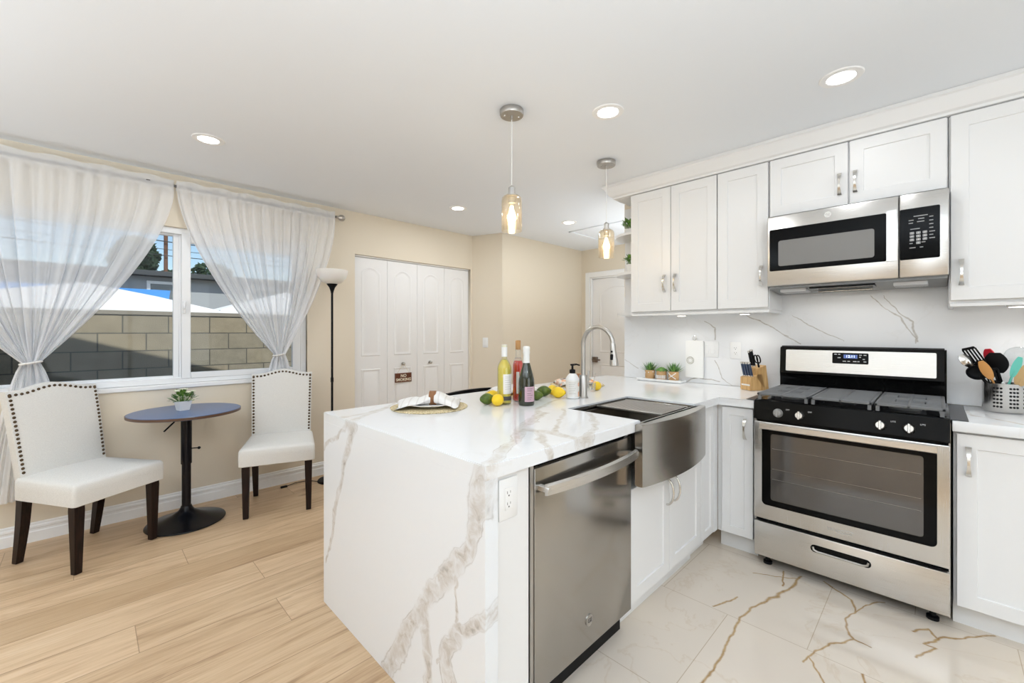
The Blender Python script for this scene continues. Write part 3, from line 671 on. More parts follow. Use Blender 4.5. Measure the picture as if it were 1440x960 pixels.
# ---- base cabinets
# peninsula end filler panel with the outlet
b = new(); box(b, .8575, 1.008, .932, 2.02, .0005, T0 - .001, .001)
tag(obj('end_panel', b, M['cab']), 'white filler panel between waterfall end and dishwasher, holding an outlet', 'panel')
YS = .94
t = thing('sink_cabinet', 'white two-door base cabinet under the steel farmhouse sink', 'cabinet', (1.664, YS, 0))
b = new(); box(b, 0, .786, .022, .62, .105, .612, .001); box(b, 0, .786, .075, .62, .0005, .105); box(b, 0, .02, .022, .62, .612, T0 - .002); box(b, .70, .786, .022, .62, .612, T0 - .002)
obj('body', b, M['cab'], t)
for x0, x1, hx in ((.004, .385, .352), (.389, .782, .425)):
    b = new(); panel_door(b, x0, x1, .108, .612); d = obj('door', b, M['cab'], t)
    b = new(); tube(b, [(hx, -.0 - .036 * math.sin(PI * i / 12), .515 + .064 * math.cos(PI * i / 12) * 1.0) for i in range(13)], .0052, 10); obj('handle', b, M['chrome'], d)
b = new(); box(b, 0, .786, .06, .0745, .0005, .104); obj('toe_kick', b, M['cab'], t)
t = thing('corner_cabinet', 'narrow white corner base cabinet between sink cabinet and range-side door', 'cabinet', (2.4515, YS, 0))
b = new(); box(b, 0, .226, .022, .62, .105, T0 - .002, .001); box(b, 0, .226, .075, .62, .0005, .105); obj('body', b, M['cab'], t)
b = new(); panel_door(b, .004, .190, .108, T0 - .012, fr=.045); obj('door', b, M['cab'], t)
b = new(); box(b, .192, .250, -.0015, .021, .105, T0 - .002); obj('filler', b, M['cab'], t)
cabinet('base_cabinet', 'narrow white single-door base cabinet left of the range, below the knife block', (2.68, .937, 0), RZ, .203, 0, T0 - .002, .58,
        [(.030, .198, .158, .115, T0 - .012, .74)], toe=.105, hl=.12, fr=.045)
cabinet('base_cabinet', 'white base cabinet right of the range, below the utensil holder', (2.68, -.052, 0), RZ, .80, 0, T0 - .002, .58,
        [(.010, .42, .045, .108, T0 - .012, .742), (.426, .796, .76, .108, T0 - .012, .742)], toe=.105, hl=.125)
# ---- dishwasher
t = thing('dishwasher', 'stainless steel dishwasher with a bowed bar handle in the peninsula', 'dishwasher', (1.018, .925, 0))
b = new(); box(b, .004, .634, .035, .60, .10, T0 - .004); obj('body', b, M['blackm'], t)
b = new(); box(b, .012, .630, .0, .035, .112, T0 - .018, .003, 2); obj('door', b, M['dwsteel'], t)
b = new(); box(b, -.006, .010, .004, .55, .06, T0 - .006); obj('side_trim', b, M['nickel'], t)
b = new(); box(b, .012, .630, .055, .07, .0005, .105); obj('toe_kick', b, M['blackm'], t)
h = new()
secs = []
for i in range(25):
    s = i / 12 - 1; x = .321 + s * .292; y = -.036 - .026 * (1 - s * s)
    secs.append([Vector((x, y - .006, .772)), Vector((x, y + .007, .768)), Vector((x, y + .007, .806)), Vector((x, y - .006, .802))])
loft(h, secs)
for x in (.036, .606): box(h, x - .009, x + .009, -.045, .002, .779, .797, .002)
obj('handle', h, M['steel'], t)
b = new(); cyl(b, (.318, .0, .215), (.318, -.003, .215), .021, seg=32); e = obj('emblem', b, M['nickel'], t)
tx = text_mesh('GE', .022, .0005); bmesh.ops.transform(tx, matrix=Matrix.Translation((.318, -.0036, .215)) @ Matrix.Rotation(PI / 2, 4, 'X'), verts=tx.verts); obj('emblem_letters', tx, M['ink'], e)
b = new(); box(b, .35, .358, -.001, .002, .82, .823); obj('indicator', b, M['ink'], t)

# ---- farmhouse sink
t = thing('farmhouse_sink', 'stainless farmhouse sink with a bowed apron front', 'sink', (1.657, .914, 0))
b = new(); n = 24; fr_, bk = [], []
for i in range(n + 1):
    s = i / n; x = .0 + s * .692; y = -.024 - .050 * math.sin(PI * (.06 + .88 * s)) ** .9
    fr_.append((x, y))
P = [(0.0, .0)] + [(0.0, -.018)] + fr_[0:] + [(.692, -.018), (.692, .0)]
P2 = []
for p in P:
    if not P2 or (abs(p[0] - P2[-1][0]) + abs(p[1] - P2[-1][1])) > 1e-4: P2.append(p)
prism(b, P2, lambda x, y: Vector((x, y - .001, .640)), lambda x, y: Vector((x, y - .001, .905)))
es = [e for e in b.edges if abs(e.verts[0].co.z - e.verts[1].co.z) < 1e-4]
bmesh.ops.bevel(b, geom=es, offset=.003, segments=2, affect='EDGES')
obj('apron', b, M['sinksteel'], t, sharp=30)
b = new()   # rim and basin: stepped walls
x0, x1, y0, y1 = .049, .637, .002, .402
def ring(d, z): return [Vector((x0 + d, y0 + d * .8, z)), Vector((x1 - d, y0 + d * .8, z)), Vector((x1 - d, y1 - d, z)), Vector((x0 + d, y1 - d, z))]
loft(b, [ring(.0, .905), ring(.006, .905), ring(.008, .892), ring(.030, .892), ring(.032, .886), ring(.036, .70), ring(.045, .682)], False, True)
bm_ = b
bmesh.ops.solidify(b, geom=b.faces[:], thickness=-.001)
cyl(b, (.343, .2, .682), (.343, .2, .685), .045, seg=28)
obj('basin', b, M['sinksteel'], t)
b = new(); box(b, .049, .637, -.020, .004, .8985, .905, .001); obj('front_rim', b, M['steel'], t)
# drying rack resting on the sink ledge
t = thing('drying_rack', 'grey slatted roll-up drying rack lying over the right of the sink', 'rack', (1.955, .936, .8925))
b = new()
for i in range(21):
    y = .008 + i * .0168; box(b, .006, .298, y, y + .0135, .002, .009, .002)
obj('slats', b, mat('grey silicone steel', (.36, .33, .30), .35, .7), t)
b = new(); box(b, 0, .0055, 0, .37, 0.001, .011, .002); obj('end_strip', b, M['nickel'], t)
b = new(); box(b, .2985, .304, 0, .37, 0.001, .011, .002); obj('end_strip', b, M['nickel'], t)
# faucet
t = thing('faucet', 'brushed nickel gooseneck faucet with pull-down spray head', 'faucet', (2.060, 1.468, .9145), 0)
b = new(); lathe(b, [(0, 0), (.029, 0), (.029, .004), (.024, .007), (.0235, .010), (.0235, .128), (.021, .133), (0, .133)], 32); obj('base', b, M['nickel'], t)
b = new(); pts = [(0, 0, .13), (0, 0, .20), (0, 0, .27), (0, 0, .315)]
ra = .099
for i in range(1, 17):
    a = PI - PI * i / 16 * .96; pts.append((0, -ra - ra * math.cos(a), .315 + ra * math.sin(a)))
lx = pts[-1]; 
obj('spout', (tube(b, pts, .0125, 16), b)[1], M['nickel'], t)
b = new(); dirv = Vector((0, -.08, -1)).normalized(); p0 = Vector(lx)
ps = [p0, p0 + dirv * .012, p0 + dirv * .05, p0 + dirv * .10, p0 + dirv * .128, p0 + dirv * .131]
tube(b, ps, [.0125, .0155, .017, .0225, .0245, .021], 20); sp = obj('spray_head', b, M['nickel'], t)
b = new(); q = p0 + dirv * .075; box(b, q.x - .027, q.x - .012, q.y - .009, q.y + .006, q.z - .022, q.z + .010, .004, 2); ball(b, (q.x - .019, q.y + .0, q.z + .024), .006, sub=2); obj('button', b, M['blackm'], sp)
b = new(); tube(b, [(.022, 0, .060), (.045, 0, .062)], .012, 14); tube(b, [(.045, 0, .062), (.060, .01, .085), (.082, .02, .150)], [.006, .006, .005], 10); obj('lever', b, M['nickel'], t)
# ============================================================ RANGE (local: x -> -Y, y -> +X)
t = thing('gas_range', 'stainless steel gas range with black cooktop and oven window', 'stove', (2.635, .722, 0), RZ)
Wd = .764
b = new(); box(b, .004, Wd - .004, .045, .60, .055, .90); obj('body', b, M['blackm'], t)
b = new(); box(b, .0, Wd, .004, .045, .062, .252, .006, 2); dr = obj('drawer', b, M['steel'], t)
# drawer pull: raised black plate painting in the shade of a recess
b = new(); P = rrect(.262, .502, .170, .208, .018, 6)
prism(b, P, lambda x, z: Vector((x, .006, z)), lambda x, z: Vector((x, .0025, z)))
obj('pull_shade_plate', b, M['black'], dr)
b = new(); tube(b, [(.272, .003, .196), (.276, .001, .182), (.290, .0, .177), (.474, .0, .177), (.488, .001, .182), (.492, .003, .196)], .005, 10); obj('pull_lip', b, M['nickel'], dr)
# oven door: steel frame with glass
b = new(); box(b, .0, Wd, .0, .045, .272, .806, .005, 2); od = obj('oven_door', b, M['steelv'], t)
b = new(); P = rrect(.040, .724, .352, .782, .022, 6); prism(b, P, lambda x, z: Vector((x, .001, z)), lambda x, z: Vector((x, -.003, z))); gl = obj('window_surround', b, M['glassblk'], od)
b = new(); P = rrect(.083, .681, .385, .745, .012, 5); prism(b, P, lambda x, z: Vector((x, -.0028, z)), lambda x, z: Vector((x, -.0036, z))); obj('window_glass', b, M['ovenglass'], gl)
for z in (.50, .555, .665):
    b = new(); box(b, .09, .674, -.0042, -.0036, z, z + .0012); obj('rack_line', b, mat('oven rack wire', (.35, .33, .31), .3, 1), gl)
b = new(); prism(b, [(-.046, .776), (-.040, .772), (-.030, .774), (-.030, .802), (-.040, .806), (-.046, .802)], lambda y, z: Vector((.038, y, z)), lambda y, z: Vector((.724, y, z)))
box(b, .042, .066, -.032, .002, .780, .798, .002); box(b, .696, .720, -.032, .002, .780, .798, .002)
obj('oven_handle', b, M['steel'], od)
tx = text_mesh('Whirlpool', .024, .0003); bmesh.ops.transform(tx, matrix=Matrix.Translation((.382, -.0006, .312)) @ Matrix.Rotation(PI / 2, 4, 'X'), verts=tx.verts); bd = obj('badge', tx, M['nickel'], od)
b = new(); pts = [(.402 + .036 * math.cos(a), -.001, .312 + .009 * math.sin(a) + .004 * math.cos(a)) for a in [R(20 + 300 * i / 24) for i in range(25)]]; tube(b, pts, .0008, 6); obj('badge_swirl', b, M['nickel'], bd)
# control panel
b = new(); prism(b, [(.0, .818), (-.006, .824), (.010, .918), (.06, .925), (.06, .818)], lambda y, z: Vector((0, y, z)), lambda y, z: Vector((Wd, y, z)))
box(b, .03, Wd - .03, .006, .05, .806, .818); cp = obj('control_panel', b, M['black'], t)
tk = None
for kx in (.117, .215, .535, .634):
    b = new(); lathe(b, [(0, .026), (.015, .026), (.0185, .022), (.0195, .010), (.0235, .004), (.0235, 0), (0, 0)], 28)
    box(b, -.005, .005, -.021, .021, .018, .031, .002)
    bmesh.ops.transform(b, matrix=Matrix.Translation((kx, -.0005, .862)) @ Matrix.Rotation(R(81), 4, 'X'), verts=b.verts)
    obj('knob', b, mat('grey metallic knob', (.30, .295, .285), .5, .15) if tk is None else tk, t); tk = t.children[-1].data.materials[0]
    tx = text_mesh('OFF' if kx < .5 else 'LITE', .010, .0002); bmesh.ops.transform(tx, matrix=Matrix.Translation((kx + .045, -.002, .885)) @ Matrix.Rotation(R(81), 4, 'X'), verts=tx.verts); obj('knob_legend', tx, M['keytxt'], cp)
# cooktop
b = new(); box(b, -.002, Wd + .002, .012, .60, .900, .922, .006, 2); box(b, .03, Wd - .03, .03, .56, .919, .926, .004); obj('cooktop', b, M['black'], t)
bur = 0
for bx_, by_, br_ in ((.15, .17, .045), (.15, .42, .038), (.614, .17, .05), (.614, .42, .034), (.382, .30, .04)):
    b = new(); lathe(b, [(0, .022), (br_ * .8, .022), (br_ * .85, .017), (br_, .015), (br_ * 1.02, .010), (br_ * 1.2, .009), (br_ * 1.2, 0), (0, 0)], 28, (bx_, by_, .925)); obj('burner', b, M['iron'], t)
# three grates
for gx0, gx1 in ((.012, .252), (.258, .506), (.512, .752)):
    b = new(); zt, zb = .962, .950; y0, y1 = .012, .572
    for a in ((gx0, gx1, y0, y0 + .018), (gx0, gx1, y1 - .014, y1), (gx0, gx0 + .014, y0, y1), (gx1 - .014, gx1, y0, y1)): box(b, a[0], a[1], a[2], a[3], zb, zt, .003)
    mid = (gx0 + gx1) / 2
    n = 17
    for i in range(n):
        y = y0 + .035 + i * (y1 - y0 - .065) / (n - 1)
        if gx0 < .1 or gx0 > .5:
            if i in (4, 5, 6, 10, 11, 12):
                box(b, gx0, mid - .055, y - .008, y + .008, zb, zt - .001, .002); box(b, mid + .055, gx1, y - .008, y + .008, zb, zt - .001, .002); box(b, mid - .05, mid + .05, y - .004, y + .004, zb, zt - .001, .001); continue
        box(b, gx0, gx1, y - .0068, y + .0068, zb, zt - .001, .002)
    box(b, mid - .006, mid + .006, y0, y1, zb, zt, .002)
    for fx_ in (gx0 + .012, gx1 - .012):
        for fy_ in (y0 + .012, y1 - .012, (y0 + y1) / 2): box(b, fx_ - .007, fx_ + .007, fy_ - .007, fy_ + .007, .925, zb + .001)
    obj('grate', b, M['iron'], t)
# backguard
b = new(); prism(b, [(.545, .925), (.545, 1.02), (.530, 1.04), (.545, 1.204), (.560, 1.212), (.600, 1.212), (.628, 1.19), (.628, .925)], lambda y, z: Vector((.004, y, z)), lambda y, z: Vector((Wd - .004, y, z)))
es = [e for e in b.edges if abs(e.verts[0].co.x - e.verts[1].co.x) < 1e-5 and max(e.verts[0].co.z, e.verts[1].co.z) > 1.03]
bmesh.ops.bevel(b, geom=es, offset=.008, segments=3, affect='EDGES')
bg = obj('backguard', b, M['black'], t)
MB_ = Matrix.Translation((0, .5308, 1.04)) @ Matrix.Rotation(R(-5.2), 4, 'X')
def onbg(bm): bmesh.ops.transform(bm, matrix=MB_, verts=bm.verts); return bm
b = new(); P = rrect(.038, .722, .014, .148, .006); prism(b, P, lambda x, z: Vector((x, .001, z)), lambda x, z: Vector((x, -.002, z))); fa = obj('fascia', onbg(b), M['steel'], bg)
b = new(); P = rrect(.278, .446, .072, .136, .006); prism(b, P, lambda x, z: Vector((x, -.0015, z)), lambda x, z: Vector((x, -.004, z))); cd = obj('clock_panel', onbg(b), M['black'], bg)
b = new(); box(b, .332, .396, -.0045, -.0038, .104, .126); obj('display', onbg(b), M['disp'], cd)
tx = text_mesh('12:11', .020, .0002); bmesh.ops.transform(tx, matrix=Matrix.Translation((.364, -.0048, .115)) @ Matrix.Rotation(PI / 2, 4, 'X'), verts=tx.verts); obj('digits', onbg(tx), M['digits'], cd)
b = new()
for kx, kz, kw in ((.288, .124, .012), (.306, .124, .010), (.304, .104, .014), (.404, .122, .012), (.424, .122, .012), (.404, .110, .008), (.420, .098, .010), (.424, .084, .012), (.328, .084, .016), (.350, .084, .012), (.376, .084, .016), (.396, .084, .010)):
    box(b, kx, kx + kw, -.0046, -.0038, kz, kz + .005)
obj('key_legend', onbg(b), M['keytxt'], cd)
for x in (.05, .71):
    for y in (.075, .54):
        b = new(); lathe(b, [(0, 0), (.022, 0), (.022, .014), (.012, .018), (.012, .058), (0, .058)], 20, (x, y, .0005)); obj('leveling_foot', b, M['blackm'], t)
# side trim sheet visible beside the drawer
b = new(); box(b, -.0015, .004, .03, .60, .05, .90); obj('side_panel', b, M['nickel'], t)
b = new(); box(b, Wd - .004, Wd + .0015, .03, .60, .05, .90); obj('side_panel', b, M['nickel'], t)
# silicone gap covers
for y0, y1, s, lab in ((.712, .770, 1, 'black silicone strip covering the gap left of the range'), (-.098, -.040, -1, 'black silicone strip covering the gap right of the range')):
    b = new(); box(b, 2.665, 3.20, y0, y1, .9150, .9175, .001)
    tag(obj('gap_cover', b, mat('dark silicone', (.05, .05, .055), .35), sharp=30), lab, 'gap cover')

# ============================================================ MICROWAVE
t = thing('microwave', 'stainless over-the-range microwave with black window and keypad', 'microwave', (2.885, .720, 0), RZ)
Wm = .762; z0, z1 = 1.572, 1.984
b = new(); box(b, .0, Wm, .030, .383, z0 + .004, z1, .002); obj('body', b, M['dmetal'], t)
b = new(); prism(b, [(.03, z0 - .012), (.03, z0 + .004), (.38, z0 + .004), (.38, z0 - .028), (.30, z0 - .034)], lambda y, z: Vector((.004, y, z)), lambda y, z: Vector((Wm - .004, y, z)))
un = obj('underside', b, mat('grey painted underside', (.26, .27, .27), .4), t)
b = new(); box(b, .20, .49, .055, .20, z0 - .024, z0 - .010, .003); obj('vent_slot', b, M['black'], un)
b = new(); cyl(b, (.22, .21, z0 - .032), (.47, .21, z0 - .032), .006, seg=10); obj('vent_lip', b, M['chrome'], un)
for x0 in (.05, .56):
    b = new(); box(b, x0, x0 + .13, .08, .22, z0 - .033, z0 - .012, .003)
    for i in range(12): box(b, x0 + .006 + i * .0102, x0 + .008 + i * .0102, .085, .215, z0 - .0345, z0 - .032)
    obj('lamp_grille', b, M['keytxt'], un)
def mpanel(x0, x1, m_, nm):
    b = new(); box(b, x0, x1, 0, .030, z0, z1, .006, 2); return obj(nm, b, m_, t)
dm = mpanel(.0, .585, M['steel'], 'door'); cpn = mpanel(.588, Wm, M['steel'], 'control_housing')
b = new(); P = rrect(.014, .539, z0 + .088, z1 - .078, .008); prism(b, P, lambda x, z: Vector((x, .001, z)), lambda x, z: Vector((x, -.002, z))); wv = obj('window_surround', b, M['glassblk'], dm)
b = new(); P = rrect(.060, .492, z0 + .115, z1 - .148, .012); prism(b, P, lambda x, z: Vector((x, -.0018, z)), lambda x, z: Vector((x, -.0028, z))); obj('window_glass', b, M['mwglass'], wv)
b = new(); P = rrect(.576, .728, z0 + .086, z1 - .074, .008)
prism(b, rrect(.590, .732, z0 + .086, z1 - .074, .006), lambda x, z: Vector((x, .001, z)), lambda x, z: Vector((x, -.002, z))); kp = obj('keypad', b, M['glassblk'], cpn)
b = new(); P = rrect(.540, .580, z0 + .084, z1 - .072, .004); prism(b, P, lambda x, z: Vector((x, -.018, z)), lambda x, z: Vector((x, -.024, z)))
box(b, .552, .568, -.020, .002, z0 + .10, z0 + .12, .002); box(b, .552, .568, -.020, .002, z1 - .11, z1 - .09, .002); obj('handle', b, M['steel'], dm)
b = new(); cyl(b, (.296, .0, z1 - .038), (.296, -.002, z1 - .038), .016, seg=32); e = obj('emblem', b, M['chrome'], dm)
tx = text_mesh('GE', .018, .0004); bmesh.ops.transform(tx, matrix=Matrix.Translation((.296, -.0025, z1 - .038)) @ Matrix.Rotation(PI / 2, 4, 'X'), verts=tx.verts); obj('emblem_letters', tx, M['nickel'], e)
kz = z0 + .215
KT = new()
for r, row in enumerate(('123', '456', '789', ' 0 ')):
    for c, ch in enumerate(row):
        x = .634 + c * .023; z = kz - r * .0165
        b = new(); prism(b, rrect(x - .008, x + .008, z - .006, z + .006, .002, 2), lambda a, q: Vector((a, -.0015, q)), lambda a, q: Vector((a, -.0032, q)))
        if ch == ' ': b.free(); continue
        k_ = obj('key', b, M['grayp'], kp)
        tx = text_mesh(ch, .010, .0002); bmesh.ops.transform(tx, matrix=Matrix.Translation((x, -.0035, z)) @ Matrix.Rotation(PI / 2, 4, 'X'), verts=tx.verts); obj('key_numeral', tx, M['labelw'], k_)
b = new()
for x, z, w_ in ((.640, kz + .080, .050), (.622, kz + .062, .018), (.656, kz + .066, .022), (.622, kz + .048, .016), (.652, kz + .052, .026), (.695, kz + .070, .014), (.695, kz + .052, .014), (.695, kz + .034, .014), (.695, kz + .016, .014), (.695, kz - .002, .020), (.695, kz - .018, .014), (.695, kz - .034, .020), (.628, kz + .018, .034), (.625, kz - .052, .012), (.668, kz - .050, .014), (.662, kz - .074, .012), (.625, kz - .074, .022)):
    box(b, x, x + w_, -.0028, -.0018, z, z + .004)
obj('key_legend', b, M['grayp'], kp)
lamp('hood_glow', 'AREA', (3.08, .34, 1.525), .4, (0, 0, 0), (1, .96, .90), shape='RECTANGLE', size=.2, size_y=.5)
# ============================================================ DINING CORNER
def chair(label, loc, rz):
    t = thing('dining_chair', label, 'chair', loc, rz, None)
    for sx in (-1, 1):
        b = new()
        loft(b, [[Vector((sx * .197 + a * w, -.205 + c * w, z)) for a, c in ((-1, -1), (1, -1), (1, 1), (-1, 1))] for z, w in ((.002, .017), (.34, .0235), (.375, .0235))])
        bmesh.ops.bevel(b, geom=[e for e in b.edges if abs(e.verts[0].co.z - e.verts[1].co.z) > .02], offset=.003, segments=2, affect='EDGES'); obj('leg', b, M['espresso'], t)
    for sx in (-1, 1):
        b = new(); lp = []
        for z, w, dy in ((.002, .016, .050), (.10, .0185, .032), (.22, .021, .012), (.34, .0225, .0), (.375, .0225, 0)):
            lp.append([Vector((sx * .185 + a * w, .198 + dy + c * w, z)) for a, c in ((-1, -1), (1, -1), (1, 1), (-1, 1))])
        loft(b, lp); obj('leg', b, M['espresso'], t)
    b = new()   # upholstered seat: trapezoid with crowned top
    def sec(z, g_): 
        P = []; hw0, hw1, y0, y1, r = .238 - g_, .222 - g_, -.250 + g_, .215 - g_ * .2, .020
        for cx_, cy_, a in ((hw0 - r, y0 + r, -90), (hw1 - r, y1 - r, 0), (-hw1 + r, y1 - r, 90), (-hw0 + r, y0 + r, 180)):
            for i in range(5): q = R(a + 22.5 * i); P.append(Vector((cx_ + r * math.cos(q), cy_ + r * math.sin(q), z)))
        return P
    loft(b, [sec(.368, .006), sec(.372, .0), sec(.44, -.002), sec(.474, .0), sec(.486, .008), sec(.492, .03), sec(.498, .09), sec(.501, .17)], True, True)
    obj('seat', b, M['fabric'], t, sharp=50)
    # backrest with camel top, reclined
    b = new()
    NX, NZ = 24, 22; TH = .062
    def zt(x): s = abs(x) / .222; return .962 + .034 * (0.5 + 0.5 * math.cos(PI * min(1, s / .80)))
    def hw(z): return .206 + .012 * (z - .45) / .5
    def pos(u, v, side):
        z0_ = .375; x = u * 1.0; h_ = zt(x * .222); z = z0_ + v * (h_ - z0_); X_ = x * hw(z)
        edge = max(abs(u) ** 8, max(0, (v - .9) / .1) ** 4 if v > .9 else 0)
        bulge = .010 * (1 - u * u) * math.sin(PI * min(1, max(0, v)))
        yc = .196 + (z - .42) * .19 + max(0, z - .7) ** 2 * .14
        y = yc - TH / 2 - bulge + edge * .006 if side == 0 else yc + TH / 2 - edge * .006
        return Vector((X_, y, z))
    G = [[[b.verts.new(pos(-1 + 2 * i / NX, j / NZ, s)) for i in range(NX + 1)] for j in range(NZ + 1)] for s in (0, 1)]
    for s in (0, 1):
        for j in range(NZ):
            for i in range(NX): b.faces.new((G[s][j][i], G[s][j][i + 1], G[s][j + 1][i + 1], G[s][j + 1][i]))
    per = [(0, i) for i in range(NX)] + [(j, NX) for j in range(NZ)] + [(NZ, i) for i in range(NX, 0, -1)] + [(j, 0) for j in range(NZ, 0, -1)]
    for k in range(len(per)):
        p, q = per[k], per[(k + 1) % len(per)]
        b.faces.new((G[0][p[0]][p[1]], G[0][q[0]][q[1]], G[1][q[0]][q[1]], G[1][p[0]][p[1]]))
    bk = obj('backrest', b, M['fabric'], t, sharp=60)
    pts = []
    for k in range(19): z = .505 + k * .0248; pts += [(s * .930, z) for s in (-1, 1)]
    b = new(); ball(b, (0, 0, 0), .0082, .005, .0082, 2); me = None
    spots = []
    for k in range(20):
        v = (.515 + k * .0235 - .375) / (.962 - .375)
        if v < .965: spots += [(-.935, v), (.935, v)]
    for k in range(1, 16): spots.append((-.935 + 1.87 * k / 16, .970))
    for (u, v) in spots + [(-.935, .970), (.935, .970)]:
        p = pos(u, v, 0)
        if me is None: o = obj('nailhead', b, M['bronze'], bk, tuple(p + Vector((0, -.0015, 0)))); me = o.data
        else:
            o = bpy.data.objects.new('nailhead', me); COL.objects.link(o); o.parent = bk; o.location = p + Vector((0, -.0015, 0))
    return t
chair('cream linen dining chair with nailhead trim, left of the bistro table', (.012, 3.548, 0), R(33))
chair('cream linen dining chair with nailhead trim, right of the bistro table', (1.035, 3.525, 0), R(-20))
# bistro table
t = thing('bistro_table', 'round dark pedestal table with trumpet base under the window', 'table', (.480, 3.640, 0))
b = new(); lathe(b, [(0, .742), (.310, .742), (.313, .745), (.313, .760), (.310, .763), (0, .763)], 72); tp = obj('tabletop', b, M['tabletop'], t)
b = new(); lathe(b, [(.3125, .7445), (.3155, .7445), (.3155, .7605), (.3125, .7605)], 72, close=True); obj('edge_band', b, M['tableedge'], tp)
b = new(); lathe(b, [(0, .40), (.031, .40), (.031, .742), (0, .742)], 32); lathe(b, [(0, .736), (.07, .736), (.07, .7418), (0, .7418)], 28); cm = obj('upper_column', b, M['blackmetal'], t)
b = new(); lathe(b, [(0, .03), (.026, .03), (.026, .41), (0, .41)], 32); obj('lower_column', b, M['blackmetal'], t)
b = new(); lathe(b, [(0, .001), (.222, .001), (.225, .005), (.223, .010), (.19, .020), (.13, .036), (.08, .058), (.045, .082), (.034, .100), (.030, .112), (0, .112)], 64); obj('base', b, M['blackmetal'], t, sharp=45)
b = new(); tube(b, [(-.02, -.02, .728), (-.06, -.05, .722), (-.075, -.062, .70), (-.13, -.105, .655)], .005, 8); obj('height_lever', b, M['blackmetal'], t)
b = new(); cyl(b, (.02, -.01, .50), (.062, -.03, .50), .004, seg=8); ball(b, (.066, -.032, .50), .010, sub=2); obj('knob', b, M['blackmetal'], t)

def leafcluster(b, c, n, r, hgt, ls, rnd, up=.6, spread=1.0):
    for i in range(n):
        a = rnd.uniform(0, 2 * PI); q = rnd.uniform(0, 1) ** .6; el = rnd.uniform(.15, 1.0)
        d = Vector((math.cos(a) * q * spread, math.sin(a) * q * spread, up * el + .15)).normalized()
        p0 = Vector(c) + Vector((math.cos(a) * q * r * .5, math.sin(a) * q * r * .5, 0)); p = p0 + Vector((d.x * r, d.y * r, d.z * hgt * rnd.uniform(.5, 1)))
        s = d.cross(Vector((0, 0, 1))); s = s.normalized() if s.length > .01 else Vector((1, 0, 0))
        w = ls * rnd.uniform(.3, .42); l = ls * rnd.uniform(.8, 1.2); dn = (d + Vector((0, 0, rnd.uniform(-.7, .3)))).normalized()
        vs = [b.verts.new(p + x) for x in (-s * .1 * w, s * w + dn * l * .4, dn * l, -s * w + dn * l * .4)]
        b.faces.new(vs); 
        tube(b, [p0 - Vector((0, 0, .004)), (p0 + p) / 2, p], .0008, 4)
def squarepot(b, w0, w1, h, z=0):
    def rg(w, zz): return [Vector((sx * w, sy * w, zz)) for sx, sy in ((-1, -1), (1, -1), (1, 1), (-1, 1))]
    loft(b, [rg(w0, z), rg(w1, z + h), rg(w1 - .004, z + h), rg(w1 - .007, z + h - .012)], True, True)
def potplant(label, loc, s, seed, flowers=0, rz=.3, pw=.034, ph=.058, hgt=.068, ls=.026):
    rnd = random.Random(seed)
    t = thing('potted_plant', label, 'plant', loc, rz)
    b = new(); squarepot(b, pw * .72 * s, pw * s, ph * s, .0006); obj('pot', b, M['potw'], t, sharp=30)
    b = new(); leafcluster(b, (0, 0, ph * s - .012), 90, .042 * s, hgt * s, ls * s, rnd, 1.0); o = obj('foliage', b, M['leaf'], t, recalc=False)
    for i in range(flowers):
        a = 2.4 * i; q = (.010 + .013 * (i % 3)) * s
        c = (math.cos(a) * q * 1.4, math.sin(a) * q * 1.4, (ph + hgt * 1.05 - .5 * q) * s + .006)
        b = new()
        for k in range(6):
            an = k * PI / 3; ball(b, (c[0] + math.cos(an) * .008, c[1] + math.sin(an) * .008, c[2]), .008, .008, .004, 1)
        ball(b, (c[0], c[1], c[2] + .002), .004, sub=1); obj('flower', b, M['flower'], t)
    return t
potplant('small potted plant with white flowers in a white square pot on the bistro table', (.463, 3.655, .7635), 1.12, 3, 7)
potplant('small green plant in a white pot on the top end shelf', (3.12, 1.755, 2.0825), 1.15, 5, 0, .1, .032, .045, .075, .03)
potplant('small green plant in a white pot on the middle end shelf', (3.13, 1.745, 1.7725), 1.15, 6, 0, .2, .034, .065, .075, .03)

# floor lamp
t = thing('floor_lamp', 'black torchiere floor lamp with a white bowl shade by the closet', 'lamp', (1.520, 3.755, 0))
b = new(); lathe(b, [(0, .001), (.118, .001), (.120, .006), (.112, .016), (.06, .026), (.016, .036), (.010, .05), (0, .05)], 40); obj('base', b, M['blackm'], t)
b = new(); tube(b, [(0, 0, .04), (0, 0, 1.66)], .0095, 14); lathe(b, [(.0095, .86), (.0125, .862), (.0125, .90), (.0095, .902)], 14); obj('pole', b, M['blackm'], t)
b = new(); lathe(b, [(0, 1.64), (.010, 1.64), (.014, 1.66), (.024, 1.69), (.044, 1.718), (.046, 1.728), (0, 1.728)], 32); obj('cup', b, M['blackm'], t)
b = new(); lathe(b, [(0, 1.724), (.045, 1.722), (.080, 1.738), (.112, 1.772), (.128, 1.815), (.132, 1.842), (.129, 1.842), (.124, 1.815), (.108, 1.777), (.078, 1.744), (.04, 1.729), (0, 1.729)], 48); obj('shade', b, M['lampshade'], t)
b = new(); tube(b, [(-.10, .03, .006), (-.16, .12, .006), (-.26, .14, .006), (-.34, .10, .007)], .0028, 8); box(b, -.385, -.335, .088, .108, .001, .016, .003); obj('cord', b, M['blackm'], t)

